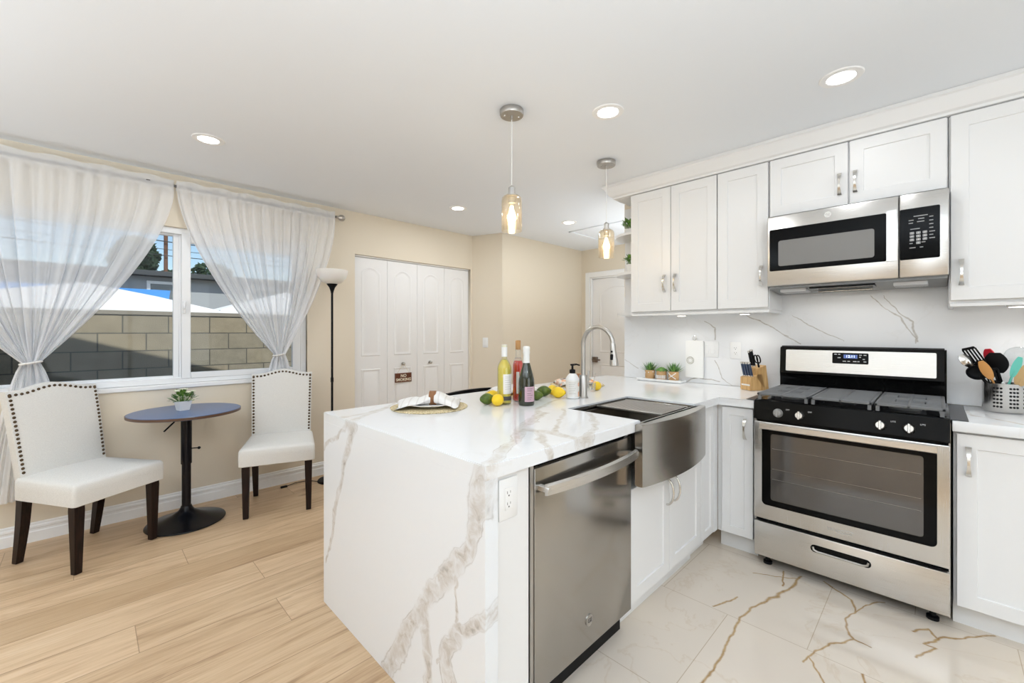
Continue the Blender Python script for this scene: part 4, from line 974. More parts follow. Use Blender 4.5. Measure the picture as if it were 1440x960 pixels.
# curtain rod and curtains
YR = 3.885; ZR = 2.352
t = thing('curtain_rod', 'dark metal curtain rod with ball finial above the window', 'curtain rod', (.3, YR, ZR))
b = new(); cyl(b, (-1.6, 0, 0), (1.32, 0, 0), .0095, seg=14); obj('rod', b, M['dmetal'], t)
b = new()
lathe(b, [(0, 0), (.013, 0), (.013, .012), (.009, .016), (.016, .022), (.027, .036), (.030, .050), (.027, .064), (.016, .076), (.006, .082), (0, .084)], 24)
bmesh.ops.transform(b, matrix=Matrix.Translation((1.31, 0, 0)) @ Matrix.Rotation(PI / 2, 4, 'Y'), verts=b.verts); obj('finial', b, M['nickel'], t)
for x in (1.25, -.9):
    b = new(); box(b, x - .008, x + .008, 0, .08, -.006, .006, .002); lathe(b, [(0, 0), (.022, 0), (.022, .006), (0, .006)], 20)
    vs = [v for v in b.verts if v.co.z >= -.0001 and abs(v.co.x) < .03 and abs(v.co.y) < .03]
    b2 = b; obj('bracket', b2, M['dmetal'], t)
def curtain(label, x0, x1, xt, seed, hem=.29):
    rnd = random.Random(seed); t = thing('sheer_curtain', label, 'curtain', (xt, YR, 0))
    NU, ztie = 260, 1.112
    ph = [rnd.uniform(0, 6.28) for _ in range(6)]; nf = 15
    zs = [2.392, 2.382, 2.372, 2.352, 2.333, 2.322, 2.30] + [2.30 - (2.30 - ztie) * k / 34 for k in range(1, 35)] + [ztie - (ztie - hem) * k / 16 for k in range(1, 17)]
    b = new(); rows = []
    for z in zs:
        row = []
        for i in range(NU + 1):
            u = i / NU; top = x0 + (x1 - x0) * u; uc = 2 * u - 1
            if z >= ztie:
                s = min(1, (2.30 - z) / (2.30 - ztie)) if z < 2.30 else 0
                k = 1 - s ** 1.55; wmin = .036
                x = xt + (top - xt) * k + uc * wmin * (1 - k)
            else:
                s = (ztie - z) / (ztie - hem); k = 0; x = xt + uc * (.036 + .17 * s ** .75); k = .25 * s
            wob = math.sin(2 * PI * nf * u + ph[0] + 1.2 * math.sin(2 * PI * 3 * u + ph[1]))
            wob2 = math.sin(2 * PI * nf * 2.3 * u + ph[2] + z * 1.5)
            amp = (.008 + .009 * min(1, max(0, (2.32 - z) / .3))) * (.5 + .5 * math.sin(2 * PI * 4.3 * u + ph[3])) + .006
            if z < 1.6: amp *= .55 + .45 * max(0, (z - ztie) / (1.6 - ztie)) if z > ztie else .55 + .3 * min(1, (ztie - z) / .3)
            y = amp * wob + .004 * wob2
            lean = .0
            x += (amp * .45 * math.cos(2 * PI * nf * u + ph[0]) ) * (1 if 2.32 > z else .3)
            if z < ztie + .12: y += .018 * math.sin(6 * PI * u + ph[4]) * (1 - abs(z - ztie) / .12 if abs(z - ztie) < .12 else 0)
            if 2.322 <= z: y = -.013 + .003 * wob
            zz = z + (.006 * math.sin(40 * u + ph[5]) * (1 if z > 2.36 else 0)) + (.03 * (k) * 0)
            # fabric hangs in arcs toward the tie
            row.append(b.verts.new((x - xt, y - .004, zz)))
        rows.append(row)
    for A, B in zip(rows, rows[1:]):
        for i in range(NU): b.faces.new((A[i], A[i + 1], B[i + 1], B[i]))
    # back layer of the rod pocket
    zs2 = [2.382, 2.352, 2.322]; r2 = []
    for z in zs2: r2.append([b.verts.new((x0 + (x1 - x0) * i / 150 - xt, .014 + .003 * math.sin(i * .9), z)) for i in range(151)])
    for A, B in zip(r2, r2[1:]):
        for i in range(150): b.faces.new((A[i], A[i + 1], B[i + 1], B[i]))
    obj('panel', b, M['sheer'], t, sharp=180)
    b = new(); pts = [(.044 * math.cos(a), -.004 + .030 * math.sin(a), ztie + .008 * math.cos(a)) for a in [2 * PI * i / 28 for i in range(29)]]
    tube(b, pts, .007, 8, False, 1.0); obj('tieback', b, M['napkin'], t)
    return t
curtain('white sheer curtain tied back at the left side of the window', -1.0, .437, -.243, 1)
curtain('white sheer curtain tied back at the right side of the window', .452, 1.590, 1.131, 2)

# hanging sign on the closet knob
t = thing('hanging_sign', 'brown wooden no smoking sign hanging from the left closet knob', 'sign', (KX, YW + .022, .82))
b = new(); box(b, -.098, .098, -.005, .005, -.048, .048, .0015); pl = obj('board', b, M['signwood'], t)
b = new()
for s in ((-.092, .092, -.044, -.041), (-.092, .092, .041, .044), (-.092, -.089, -.044, .044), (.089, .092, -.044, .044)): box(b, s[0], s[1], -.0058, -.005, s[2], s[3])
obj('border', b, mat('sign border', (.25, .10, .05), .5), pl)
for txt, z, s in (('NO', .018, .044), ('SMOKING', -.022, .040)):
    tx = text_mesh(txt, s, .0004, bold=.0010); bmesh.ops.transform(tx, matrix=Matrix.Translation((0, -.0058, z)) @ Matrix.Rotation(PI / 2, 4, 'X'), verts=tx.verts); obj('lettering', tx, M['cream'], pl)
b = new(); tube(b, [(-.07, 0, .047), (-.004, -.003, .146), (.004, -.003, .146), (.07, 0, .047)], .0012, 6); obj('string', b, M['jute'], t)

# bar stool behind the counter
t = thing('bar_stool', 'black low-back stool behind the peninsula', 'stool', (1.95, 2.36, 0), R(4))
b = new()
for i in range(1): pass
lp = []
for i in range(15):
    s = i / 7 - 1; x = s * .215; y = .03 - .012 * s * s; zc = .885 - .006 * s * s
    lp.append([Vector((x, y - .012, zc - .05)), Vector((x, y + .012, zc - .05)), Vector((x, y + .012, zc)), Vector((x, y - .012, zc))])
loft(b, lp); obj('backrest', b, M['blackm'], t)
b = new(); box(b, -.2, .2, -.40, -.02, .60, .64, .02, 3); obj('seat', b, M['blackm'], t)
for sx in (-1, 1):
    for sy, yt in ((-.40, .605), (.0, .86)):
        b = new(); tube(b, [(sx * .20, sy + (.0 if yt < .7 else -.005), .002), (sx * .18, sy + (.03 if yt < .7 else -.02), .60)] + ([(sx * .205, -.012, .86)] if yt > .7 else []), .012, 10); obj('leg', b, M['blackm'], t)
b = new(); 
for a in ((-.185, .185, -.385, -.365, .20, .22), (-.19, .19, -.018, .0, .25, .27)): box(b, *a, .003)
obj('footrest', b, M['blackm'], t)

# ============================================================ COUNTER ITEMS
ZT = .9147
def setting(x, y, ang, mat_n, labs):
    t1 = thing('placemat', labs[0], 'placemat', (x, y, ZT)); b = new(); prof = [(0, .001)]
    for i in range(1, 25): prof.append((.19 * i / 24, .0035 + .0018 * (i % 2)))
    prof.append((.192, .0005)); lathe(b, prof, 72, close=False)
    for i in range(60):
        a = 2 * PI * i / 60; ball(b, (.19 * math.cos(a), .19 * math.sin(a), .0035), .0055, .0055, .003, 1)
    obj('weave', b, M['jute'], t1, sharp=80)
    t2 = thing('plate', labs[1], 'plate', (x + .005, y + .0, ZT + .0075)); b = new()
    lathe(b, [(0, .0), (.075, .0), (.085, .004), (.125, .014), (.132, .017), (.130, .0195), (.120, .0175), (.085, .0085), (0, .006)], 64); obj('dish', b, M['potw'], t2, sharp=60)
    t3 = thing('napkin', labs[2], 'napkin', (x, y, ZT + .018), ang); b = new(); lp = []
    n = 26
    for i in range(n + 1):
        s = 2 * i / n - 1; q = abs(s - .12)
        w = .024 + .105 * min(1, q * 1.25) ** .8; hh = .050 + .012 * math.sin(s * 5) - .030 * max(0, q - .25); base = -.004 - (.014 * max(0, q - .72) / .3)
        ring_ = []
        for k in range(28):
            a = 2 * PI * k / 28; rp = 1 + .10 * math.sin(5 * a + s * 4) * min(1, q * 2)
            yy = w * math.cos(a) * rp; zz = hh * .5 * (1 + math.sin(a) * rp) * (1 - .35 * abs(math.cos(a)) * min(1, q * 2))
            ring_.append(Vector((s * .145 + .012 * math.sin(3 * a) * q, yy, max(.004, zz) + base + .004)))
        lp.append(ring_)
    loft(b, lp); obj('cloth', b, M[mat_n], t3, sharp=180)
    t4 = thing('napkin_ring', labs[3], 'napkin ring', (x + .0174 * math.cos(ang), y + .0174 * math.sin(ang), ZT + .018), ang); b = new()
    for k in range(5):
        xx = -.014 + k * .007; pts = [(xx, .033 * math.cos(a), .029 + .033 * math.sin(a)) for a in [2 * PI * i / 24 for i in range(25)]]; tube(b, pts, .004, 8, False)
    obj('band', b, mat('wrapped brown cane', (.30, .14, .06), .6), t4)
setting(1.240, 1.838, R(-42), 'napkin', ('round woven seagrass placemat nearest the peninsula end', 'white round plate on the placemat nearest the peninsula end', 'white striped napkin bundled on the plate nearest the peninsula end', 'brown cane napkin ring on the napkin nearest the peninsula end'))
setting(1.900, 1.862, R(-30), 'napkin', ('round woven placemat behind the three bottles', 'white plate behind the three bottles', 'white napkin bundled on the plate behind the bottles', 'brown napkin ring behind the three bottles'))
setting(2.52, 1.850, R(-40), 'patterned', ('round woven placemat left of the faucet, behind the lemons', 'plate behind the lemons and soap bottle', 'orange and black patterned napkin behind the lemons', 'brown napkin ring on the patterned napkin'))

def bottle_prof(r, h, hs, hn, rn, lip=.0):
    return [(0, .004), (r * .6, .002), (r * .93, .0), (r, .008), (r, hs), (r * .97, hs + .012), (r * .82, hs + .03), (r * .55, hs + .048), (rn * 1.15, hn), (rn, hn + .012), (rn, h - .012), (rn + .0025, h - .010), (rn + .0025, h - .002), (rn, h), (0, h)]
def label_band(b, r, z0, z1, a0, a1, n=16):
    G = [[b.verts.new((r * math.cos(a0 + (a1 - a0) * i / n), r * math.sin(a0 + (a1 - a0) * i / n), z)) for i in range(n + 1)] for z in (z0, z1)]
    for i in range(n): b.faces.new((G[0][i], G[0][i + 1], G[1][i + 1], G[1][i]))
CAMA = R(225)
t = thing('wine_bottle', 'clear wine bottle of pale yellow wine with white cap, leftmost of the three bottles', 'bottle', (1.590, 1.648, ZT))
b = new(); lathe(b, bottle_prof(.038, .315, .185, .240, .0135), 40); obj('glass', b, M['wineclear'], t, sharp=50)
b = new(); lathe(b, [(0, .006), (.034, .006), (.0355, .012), (.0355, .19), (.032, .205), (.022, .222), (.011, .236), (0, .236)], 36); obj('wine', b, M['ywine'], t, sharp=50)
b = new(); lathe(b, [(.0150, .252), (.0155, .252), (.0160, .316), (0, .317)], 28); obj('capsule', b, M['foil'], t)
b = new(); label_band(b, .0384, .055, .160, CAMA - .15, CAMA + 1.5); lb = obj('label', b, M['labelw'], t)
b = new()
for k, z in enumerate((.148, .140, .128, .116, .104, .092, .080)): label_band(b, .0387, z, z + .0015, CAMA + .1, CAMA + 1.1 - .1 * (k % 3))
obj('print', b, M['emblem'], lb)
b = new(); label_band(b, .0384, .020, .042, CAMA - .1, CAMA + 1.3); obj('lower_label', b, M['ink'], t)
t = thing('liqueur_bottle', 'clear bottle of red aperitif with tall cork, middle of the three bottles', 'bottle', (1.700, 1.652, ZT))
b = new(); lathe(b, bottle_prof(.031, .292, .195, .236, .014), 40); obj('glass', b, M['clear'], t, sharp=50)
b = new(); lathe(b, [(0, .006), (.0275, .006), (.029, .012), (.029, .198), (.026, .213), (.020, .225), (.0, .226)], 36); obj('aperitif', b, M['rwine'], t, sharp=50)
b = new(); lathe(b, [(0, .286), (.0145, .286), (.0150, .335), (.013, .338), (0, .338)], 24); obj('stopper', b, M['cork'], t)
b = new(); label_band(b, .0314, .045, .165, CAMA - .35, CAMA + .2); obj('label', b, M['labelw'], t)
t = thing('sparkling_wine_bottle', 'dark green sparkling wine bottle with pink label and white foil, rightmost bottle', 'bottle', (1.640, 1.532, ZT))
b = new(); lathe(b, [(0, .006), (.03, .002), (.040, 0), (.0425, .008), (.0425, .115), (.041, .135), (.034, .165), (.025, .195), (.018, .22), (.0155, .24), (.0155, .285), (0, .286)], 44); obj('glass', b, M['darkglass'], t, sharp=50)
b = new(); lathe(b, [(.0185, .222), (.0165, .24), (.0168, .268), (.0185, .272), (.0185, .282), (.017, .286), (.0185, .292), (.019, .302), (.016, .309), (0, .311)], 32)
obj('foil', b, M['foil'], t)
b = new(); label_band(b, .0429, .022, .100, CAMA - .25, CAMA + 1.15); lb = obj('label', b, M['labelp'], t)
b = new()
for k, z in enumerate((.088, .078, .064, .054, .042, .032)): label_band(b, .0432, z, z + .0022, CAMA + .05, CAMA + .8 - .12 * (k % 3))
obj('print', b, M['ink'], lb)

def citrus(kind, label, x, y, r, seed, ang=0, z=ZT):
    rnd = random.Random(seed); b = new()
    def fn(p):
        k = 1 + .22 * max(0, abs(p.x) - .72) / .28 * (1.2 if p.x > 0 else .8)
        q = Vector((p.x * 1.16 * k, p.y, p.z)); return q
    ball(b, (0, 0, 0), r, r, r, 4, fn)
    o = obj(kind, b, M[kind], None, (x, y, z + r * .985), (0, 0, ang), sharp=180)
    return tag(o, label, kind, None)
citrus('lime', 'green lime on the counter left of the front lemon', 1.502, 1.690, .030, 1, R(-20))
citrus('lemon', 'yellow lemon in front of the pale wine bottle, beside the lime', 1.512, 1.618, .031, 2, R(20))
citrus('lemon', 'yellow lemon just behind the left lime', 1.600, 1.752, .030, 3, R(-60))
citrus('lemon', 'yellow lemon directly behind the pale wine bottle', 1.655, 1.745, .029, 4, R(-30))
citrus('lime', 'green lime half hidden behind the dark bottle', 1.795, 1.600, .027, 5, R(-40))
citrus('lime', 'green lime standing alone between dark bottle and soap bottle', 1.935, 1.665, .032, 6, R(-45))
citrus('lemon', 'yellow lemon left of the soap bottle, nearer one', 1.950, 1.568, .032, 7, R(-70))
citrus('lemon', 'yellow lemon behind the nearer one, left of the soap bottle', 2.020, 1.670, .030, 8, R(30))
citrus('lemon', 'yellow lemon on the counter right of the faucet', 2.385, 1.590, .029, 9, R(10))
# soap bottle
t = thing('soap_bottle', 'clear soap bottle with white label and black pump beside faucet', 'bottle', (1.998, 1.500, ZT))
b = new(); lathe(b, [(0, .001), (.036, .001), (.039, .005), (.039, .108), (.037, .118), (.024, .138), (.015, .144), (.014, .150), (0, .15)], 36); obj('body', b, M['plasticw'], t, sharp=50)
b = new(); label_band(b, .0394, .012, .104, CAMA - 1.2, CAMA + .75); lb = obj('label', b, M['labelw'], t)
b = new(); label_band(b, .0397, .012, .104, CAMA + .75, CAMA + 1.25); obj('side_print', b, M['patterned'], lb)
b = new()
for k, z in enumerate((.092, .082, .072, .060, .050, .040, .030)): label_band(b, .0397, z, z + .002, CAMA - .7, CAMA + .35 - .12 * (k % 3))
obj('print', b, M['emblem'], lb)
b = new(); lathe(b, [(0, .145), (.017, .145), (.017, .165), (.010, .168), (.006, .17), (.006, .188), (.013, .190), (.013, .198), (0, .2)], 24); tube(b, [(0, 0, .194), (.022, -.012, .196), (.040, -.022, .190)], [.006, .005, .004], 10); obj('pump', b, M['blackm'], t)
t = thing('glass_tumbler', 'small clear glass with a steel spoon standing in it, right of faucet', 'glass', (2.315, 1.585, ZT))
b = new(); lathe(b, [(0, .002), (.022, .002), (.025, .006), (.029, .055), (.027, .055), (.023, .009), (0, .009)], 28); obj('glass_wall', b, M['clear'], t, sharp=50)
o = new(); tube(o, [(-.008, -.006, .012), (.012, .0, .05), (.05, .0, .115)], .0022, 8); sp = obj('spoon', o, M['chrome'], None, (2.315, 1.585, ZT)); tag(sp, 'thin steel spoon leaning in the small glass', 'spoon')

# succulent tray, succulents
t = thing('tray', 'long pale marble tray under three succulents', 'tray', (3.175, 1.525, ZT), 0); b = new(); box(b, -.055, .062, -.175, .175, .0005, .014, .003, 2); obj('slab', b, M['quartz_plain'], t)
b = new(); box(b, -.06, -.048, -.178, .178, .004, .020, .002); obj('edge_rail', b, M['potw'], t)
def succ(label, y, kind, seed, deco):
    rnd = random.Random(seed); t = thing('succulent', label, 'plant', (3.185, y, ZT + .0145), 0)
    b = new(); lathe(b, [(0, .001), (.034, .001), (.037, .004), (.038, .066), (.036, .068), (.033, .060), (0, .058)], 32); p = obj('pot', b, M['terra'], t, sharp=50)
    b = new()
    if deco == 0:
        for k in range(9): a = k * 2.4; ball(b, (.038 * math.cos(a), .038 * math.sin(a), .015 + .045 * ((k * 37) % 10) / 10), .005, sub=1)
    elif deco == 1:
        for k in range(10): a = PI + (k - 5) * .3; box(b, .0385 * math.cos(a) - .003, .0385 * math.cos(a) + .003, .0385 * math.sin(a) - .003, .0385 * math.sin(a) + .003, .008, .035)
    else:
        for k in (-1, 1): tube(b, [(.0395 * math.cos(PI + s * .8 * k), .0395 * math.sin(PI + s * .8 * k), .012 + .045 * (s + 1) / 2) for s in [i / 5 - 1 for i in range(11)]], .003, 6)
    obj('pot_pattern', b, M['potw'], p)
    b = new()
    if kind == 'spiky':
        for k in range(46):
            a = k * 2.39996; el = R(15 + 65 * (k / 46)); L = .080 + .016 * rnd.random() if k < 34 else .075
            d = Vector((math.cos(a) * math.cos(el), math.sin(a) * math.cos(el), math.sin(el))); s = d.cross(Vector((0, 0, 1))).normalized(); o_ = Vector((0, 0, .055))
            bend = Vector((0, 0, .008))
            n_v = d.cross(s) * .0025
            q = [o_ + s * .003, o_ - s * .003, o_ + d * L * .45 - s * .0060, o_ + d * L + bend, o_ + d * L * .45 + s * .0060]
            vs = [b.verts.new(x) for x in q]; b.faces.new(vs)
            v6 = b.verts.new(o_ + d * L * .5 + n_v)
            for i in range(5): b.faces.new((vs[i], vs[(i + 1) % 5], v6))
    else:
        for k in range(60):
            a = k * 2.39996; q = .034 * math.sqrt(k / 60); ball(b, (q * math.cos(a) * 1.2, q * math.sin(a) * 1.2, .066 + .020 * (1 - (q / .034) ** 2) + .004 * rnd.random()), .0075, .0075, .008, 1)
    obj('leaves', b, M['succ'], t, sharp=60)
succ('spiky succulent in a dotted tan pot, left on the tray', 1.622, 'spiky', 1, 0)
succ('low bushy succulent in a tan pot, middle of the tray', 1.525, 'low', 2, 1)
succ('spiky succulent in a tan and white chevron pot, right on the tray', 1.428, 'spiky', 3, 2)
# white board with round emblem hanging on the splashback
t = thing('hanging_board', 'white board with round grey emblem hanging on the splashback right of the succulents', 'board', (3.250, 1.295, 0))
b = new(); prism(b, rrect(-.066, .066, .955, 1.235, .008), lambda y, z: Vector((-.006, y, z)), lambda y, z: Vector((.006, y, z))); bd = obj('panel', b, M['paper'], t)
b = new(); pts = [(-.0066, .030 + .026 * math.cos(a), 1.085 + .026 * math.sin(a)) for a in [2 * PI * i / 32 for i in range(33)]]; tube(b, pts, .0022, 6)
for k in range(10): a = k * PI / 5; ball(b, (-.0066, .030 + .017 * math.cos(a), 1.085 + .017 * math.sin(a)), .0015, .004, .004, 1)
obj('emblem', b, M['emblem'], bd)
b = new(); pts = [(0, .012 * math.cos(a), 1.252 + .018 * math.sin(a)) for a in [2 * PI * i / 20 for i in range(21)]]; tube(b, pts, .0025, 8); obj('hook', b, M['chrome'], t)
# knife block and knives
t = thing('knife_block', 'bamboo knife block on the worktop left of the range', 'knife block', (3.140, .868, ZT), R(-122))
b = new(); prism(b, [(-.055, .001), (.055, .001), (.030, .112), (-.055, .085)], lambda y, z: Vector((-.046, y, z)), lambda y, z: Vector((.046, y, z)))
prism(b, [(-.010, .09), (.055, .001), (.085, .001), (.062, .165), (-.0, .145)], lambda y, z: Vector((-.046, y, z)), lambda y, z: Vector((.046, y, z)))
kb = obj('block', b, M['bamboo'], t)
b = new(); box(b, -.036, .036, -.0560, -.0550, .030, .040); obj('label_strip', b, M['labelw'], kb)
K = new_list = []
def knife(dx, dy, dz, L, lab, kind='knife'):
    k = thing('kitchen_knife' if kind == 'knife' else 'kitchen_scissors', lab, kind, (0, 0, 0), 0)
    k.matrix_world = Matrix.Translation((3.140, .868, ZT)) @ Matrix.Rotation(R(-122), 4, 'Z') @ Matrix.Translation((dx, dy, dz)) @ Matrix.Rotation(R(14), 4, 'X')
    return k
for i, (dx, dy, dz, L, lab) in enumerate(((-.032, -.035, .092, .085, 'navy-handled steak knife at the front left of the knife block'), (-.012, -.035, .092, .085, 'navy-handled steak knife, second from left at the front of the block'), (.010, -.035, .093, .085, 'navy-handled steak knife, third from left at the front of the block'), (.032, -.035, .093, .085, 'navy-handled steak knife at the front right of the knife block'),
        (-.030, .022, .155, .095, 'large black knife with steel butt, rear left of the knife block'), (-.008, .022, .155, .105, 'tall black knife with steel butt, rear middle of the knife block'))):
    k = knife(dx, dy, dz, L, lab)
    b = new(); box(b, -.008, .008, -.006, .006, .004, L, .004, 2); obj('handle', b, M['navy'] if i < 4 else M['blackm'], k)
    b = new(); box(b, -.0085, .0085, -.0065, .0065, L - .002, L + .012, .003, 2); obj('butt_cap', b, M['chrome'], k)
    b = new(); box(b, -.0085, .0085, -.0065, .0065, -.004, .006, .002); obj('bolster', b, M['chrome'], k)
k = knife(.030, .022, .150, .09, 'black-handled kitchen scissors in the right of the knife block', 'scissors')
b = new()
for s in (-1, 1): tube(b, [(s * .011 + .014 * math.cos(a) , 0, .058 + .026 * math.sin(a)) for a in [2 * PI * i / 20 for i in range(21)]], .0042, 8)
tube(b, [(0, 0, -.004), (0, 0, .034)], .006, 8); obj('grips', b, M['blackm'], k)

# utensil holder
HX, HYY = 3.145, -.232
t = thing('utensil_holder', 'perforated stainless utensil holder on the worktop right of the range', 'holder', (HX, HYY, ZT))
b = new(); lathe(b, [(0, .001), (.071, .001), (.073, .004), (.073, .134), (.0745, .137), (.0725, .138), (.0715, .134), (.0715, .006), (0, .006)], 56); sh = obj('cylinder', b, M['steelv'], t, sharp=50)
for a0 in [R(x) for x in range(150, 320, 42)]:
    for c in range(3):
        b = new()
        for r in range(6):
            a = a0 + c * .16; z = .028 + r * .0175; n = Vector((math.cos(a), math.sin(a), 0)); cyl(b, n * .0725 + Vector((0, 0, z)), n * .0737 + Vector((0, 0, z)), .0048, seg=12)
        obj('perforation_column', b, M['blackm'], sh)
def utensil(name, label, tip, head, m_, hm=None, base=(0, 0), roll=0, L=None):
    hm = hm or m_
    p0 = Vector((HX + base[0], HYY + base[1], ZT + .010)); tp = Vector(tip); d = (tp - p0); ln = d.length; d.normalize()
    cam_dir = Vector((-.72, .30, .05)); xa = d.cross(cam_dir).normalized(); ya = xa.cross(d).normalized()*-1; 
    ya = d.cross(xa).normalized()
    Mx = Matrix((( xa.x, ya.x, d.x, p0.x), (xa.y, ya.y, d.y, p0.y), (xa.z, ya.z, d.z, p0.z), (0, 0, 0, 1))) @ Matrix.Rotation(R(roll), 4, 'Z')
    k = thing(name, label, 'utensil', (0, 0, 0)); k.matrix_world = Mx
    b = new(); tube(b, [(0, 0, 0), (0, 0, ln * .5), (0, 0, ln - .02)], [.0055, .005, .004], 10); obj('handle', b, m_, k)
    b = new(); head(b, ln); obj('head', b, hm, k, sharp=50); return k
def paddle(w, h, th=.002, cup=.0, slots=0):
    def f(b, ln):
        lp = []; n = 12
        if slots:
            xs = [-w + 2 * w * i / (2 * slots + 1) for i in range(2 * slots + 2)]
            for i in range(0, 2 * slots + 1, 2): box(b, xs[i], xs[i + 1], -th, th, ln - h * .35, ln + h * .40, .001)
            prism(b, [(-w * .4, ln - h * .55), (w * .4, ln - h * .55), (w, ln - h * .34), (-w, ln - h * .34)], lambda x, z: Vector((x, -th, z)), lambda x, z: Vector((x, th, z)))
            prism(b, [(-w, ln + h * .38), (w, ln + h * .38), (w * .8, ln + h * .5), (-w * .8, ln + h * .5)], lambda x, z: Vector((x, -th, z)), lambda x, z: Vector((x, th, z))); return
        for i in range(n + 1):
            s = i / n; ww = w * math.sin(PI * (.08 + .84 * s)) ** .6; z = ln - h / 2 + h * s; dy = -cup * math.sin(PI * s)
            lp.append([Vector((-ww, dy * .2 - th, z)), Vector((0, dy - th, z)), Vector((ww, dy * .2 - th, z)), Vector((ww, dy * .2 + th, z)), Vector((0, dy + th, z)), Vector((-ww, dy * .2 + th, z))])
        loft(b, lp)
    return f
def hoop(r):
    def f(b, ln):
        tube(b, [(r * math.cos(a), 0, ln + r * math.sin(a)) for a in [2 * PI * i / 32 for i in range(33)]], .0022, 8)
        n = 28
        for k in range(1, n):
            pass
        cyl(b, (0, -.0006, ln), (0, .0006, ln), r, seg=40)
    return f
def bowl(r):
    def f(b, ln):
        loops = []
        for i in range(7):
            a = PI / 2 * i / 6; loops.append((r * math.sin(a), -r * .7 * math.cos(a)))
        pr_ = loops + [(r * .93, .0)] + [(q * .93, z * .9) for q, z in reversed(loops[:-1])]
        bb = new(); lathe(bb, pr_, 24); bmesh.ops.transform(bb, matrix=Matrix.Translation((0, 0, ln)) @ Matrix.Rotation(R(90), 4, 'X'), verts=bb.verts)
        me = bpy.data.meshes.new('t'); bb.to_mesh(me); bb.free(); b.from_mesh(me); bpy.data.meshes.remove(me)
    return f
utensil('slotted_turner', 'black slotted turner leaning left in the utensil holder', (3.11, -.132, 1.178), paddle(.034, .10, slots=4), M['blackm'], base=(0, -.03), roll=-25)
utensil('ladle', 'black ladle leaning far left in the utensil holder', (3.10, -.140, 1.098), bowl(.038), M['blackm'], base=(.0, -.02))
utensil('wooden_spoon', 'orange-brown wooden spoon leaning left in the utensil holder', (3.085, -.170, 1.115), paddle(.019, .095, .003, .006), M['spoonwood'], base=(-.01, -.02), roll=10)
utensil('serving_spoon', 'steel and black serving spoon, leftmost in the utensil holder', (3.12, -.105, 1.155), paddle(.024, .07, .0015, .012), M['blackm'], M['chrome'], base=(.01, -.03), roll=40)
utensil('spatula', 'red silicone spatula upright in the utensil holder', (3.13, -.185, 1.180), paddle(.022, .075, .003), M['blackm'], M['red'], base=(.02, -.01), roll=-10)
utensil('skimmer', 'round black slotted skimmer upright in the utensil holder', (3.11, -.205, 1.150), paddle(.042, .10, .002, .01), M['blackm'], base=(.01, .0))
utensil('pasta_fork', 'black pasta fork in the middle of the utensil holder', (3.14, -.175, 1.12), paddle(.030, .09, slots=5), M['blackm'], base=(.03, .0), roll=15)
utensil('slotted_spoon', 'black slotted spoon at the front of the utensil holder', (3.095, -.195, 1.085), paddle(.024, .08, slots=3), M['blackm'], base=(-.02, .0), roll=20)
utensil('strainer', 'round clear mesh strainer at the right of the utensil holder', (3.12, -.275, 1.178), hoop(.050), M['chrome'], M['clear'], base=(.02, .01))
utensil('spatula', 'teal silicone spatula leaning right in the utensil holder', (3.09, -.265, 1.135), paddle(.015, .10, .003), M['teal'], base=(-.01, .02), roll=15)
utensil('wooden_turner', 'pale wooden turner at the right edge of the utensil holder', (3.08, -.290, 1.10), paddle(.030, .11, .003), M['palewood'], base=(-.02, .01), roll=-10)

# outlets and switches
def plate(name, label, loc, rz, w, h, gangs, cat, kind):
    t = thing(name, label, cat, loc, rz)
    b = new(); box(b, -w / 2, w / 2, -.005, -.0002, -h / 2, h / 2, .0025, 2); p = obj('cover_plate', b, M['plasticw'], t)
    for g_ in range(gangs):
        x = (g_ - (gangs - 1) / 2) * .046
        b = new(); box(b, x - .0165, x + .0165, -.0068, -.0045, -.034, .034, .001); q = obj('rocker' if kind == 's' else 'receptacle', b, M['plasticw'], p)
        if kind == 's':
            b = new(); prism(b, [(-.0085, -.030), (-.0066, .030), (-.0066, -.030)], lambda y, z: Vector((x - .014, y, z)), lambda y, z: Vector((x + .014, y, z))); obj('paddle', b, M['plasticw'], q)
        else:
            b = new()
            for zc in (.017, -.017):
                box(b, x - .0075, x - .0055, -.0071, -.0066, zc - .002, zc + .006); box(b, x + .0055, x + .0072, -.0071, -.0066, zc - .001, zc + .006); cyl(b, (x, -.0066, zc - .008), (x, -.0071, zc - .008), .0026, seg=12)
            obj('slots', b, M['ink'], q)
    return t
plate('outlet', 'white duplex outlet on the peninsula end panel beside the dishwasher', (.912, .9318, .790), 0, .080, .125, 1, 'outlet', 'o')
plate('switch_plate', 'white double rocker switch on the splashback above the tray end', (XE - .0122, 1.188, 1.172), RZ, .120, .118, 2, 'switch', 's')
plate('outlet', 'white outlet on the splashback left of the knife block', (XE - .0122, 1.012, 1.168), RZ, .072, .118, 1, 'outlet', 'o')
_a = math.atan2(3.59 - YW, 3.43 - 3.29)
plate('light_switch', 'white light switch on the angled wall beside the closet', (3.352, 3.800, 1.175), _a, .072, .118, 1, 'switch', 's')

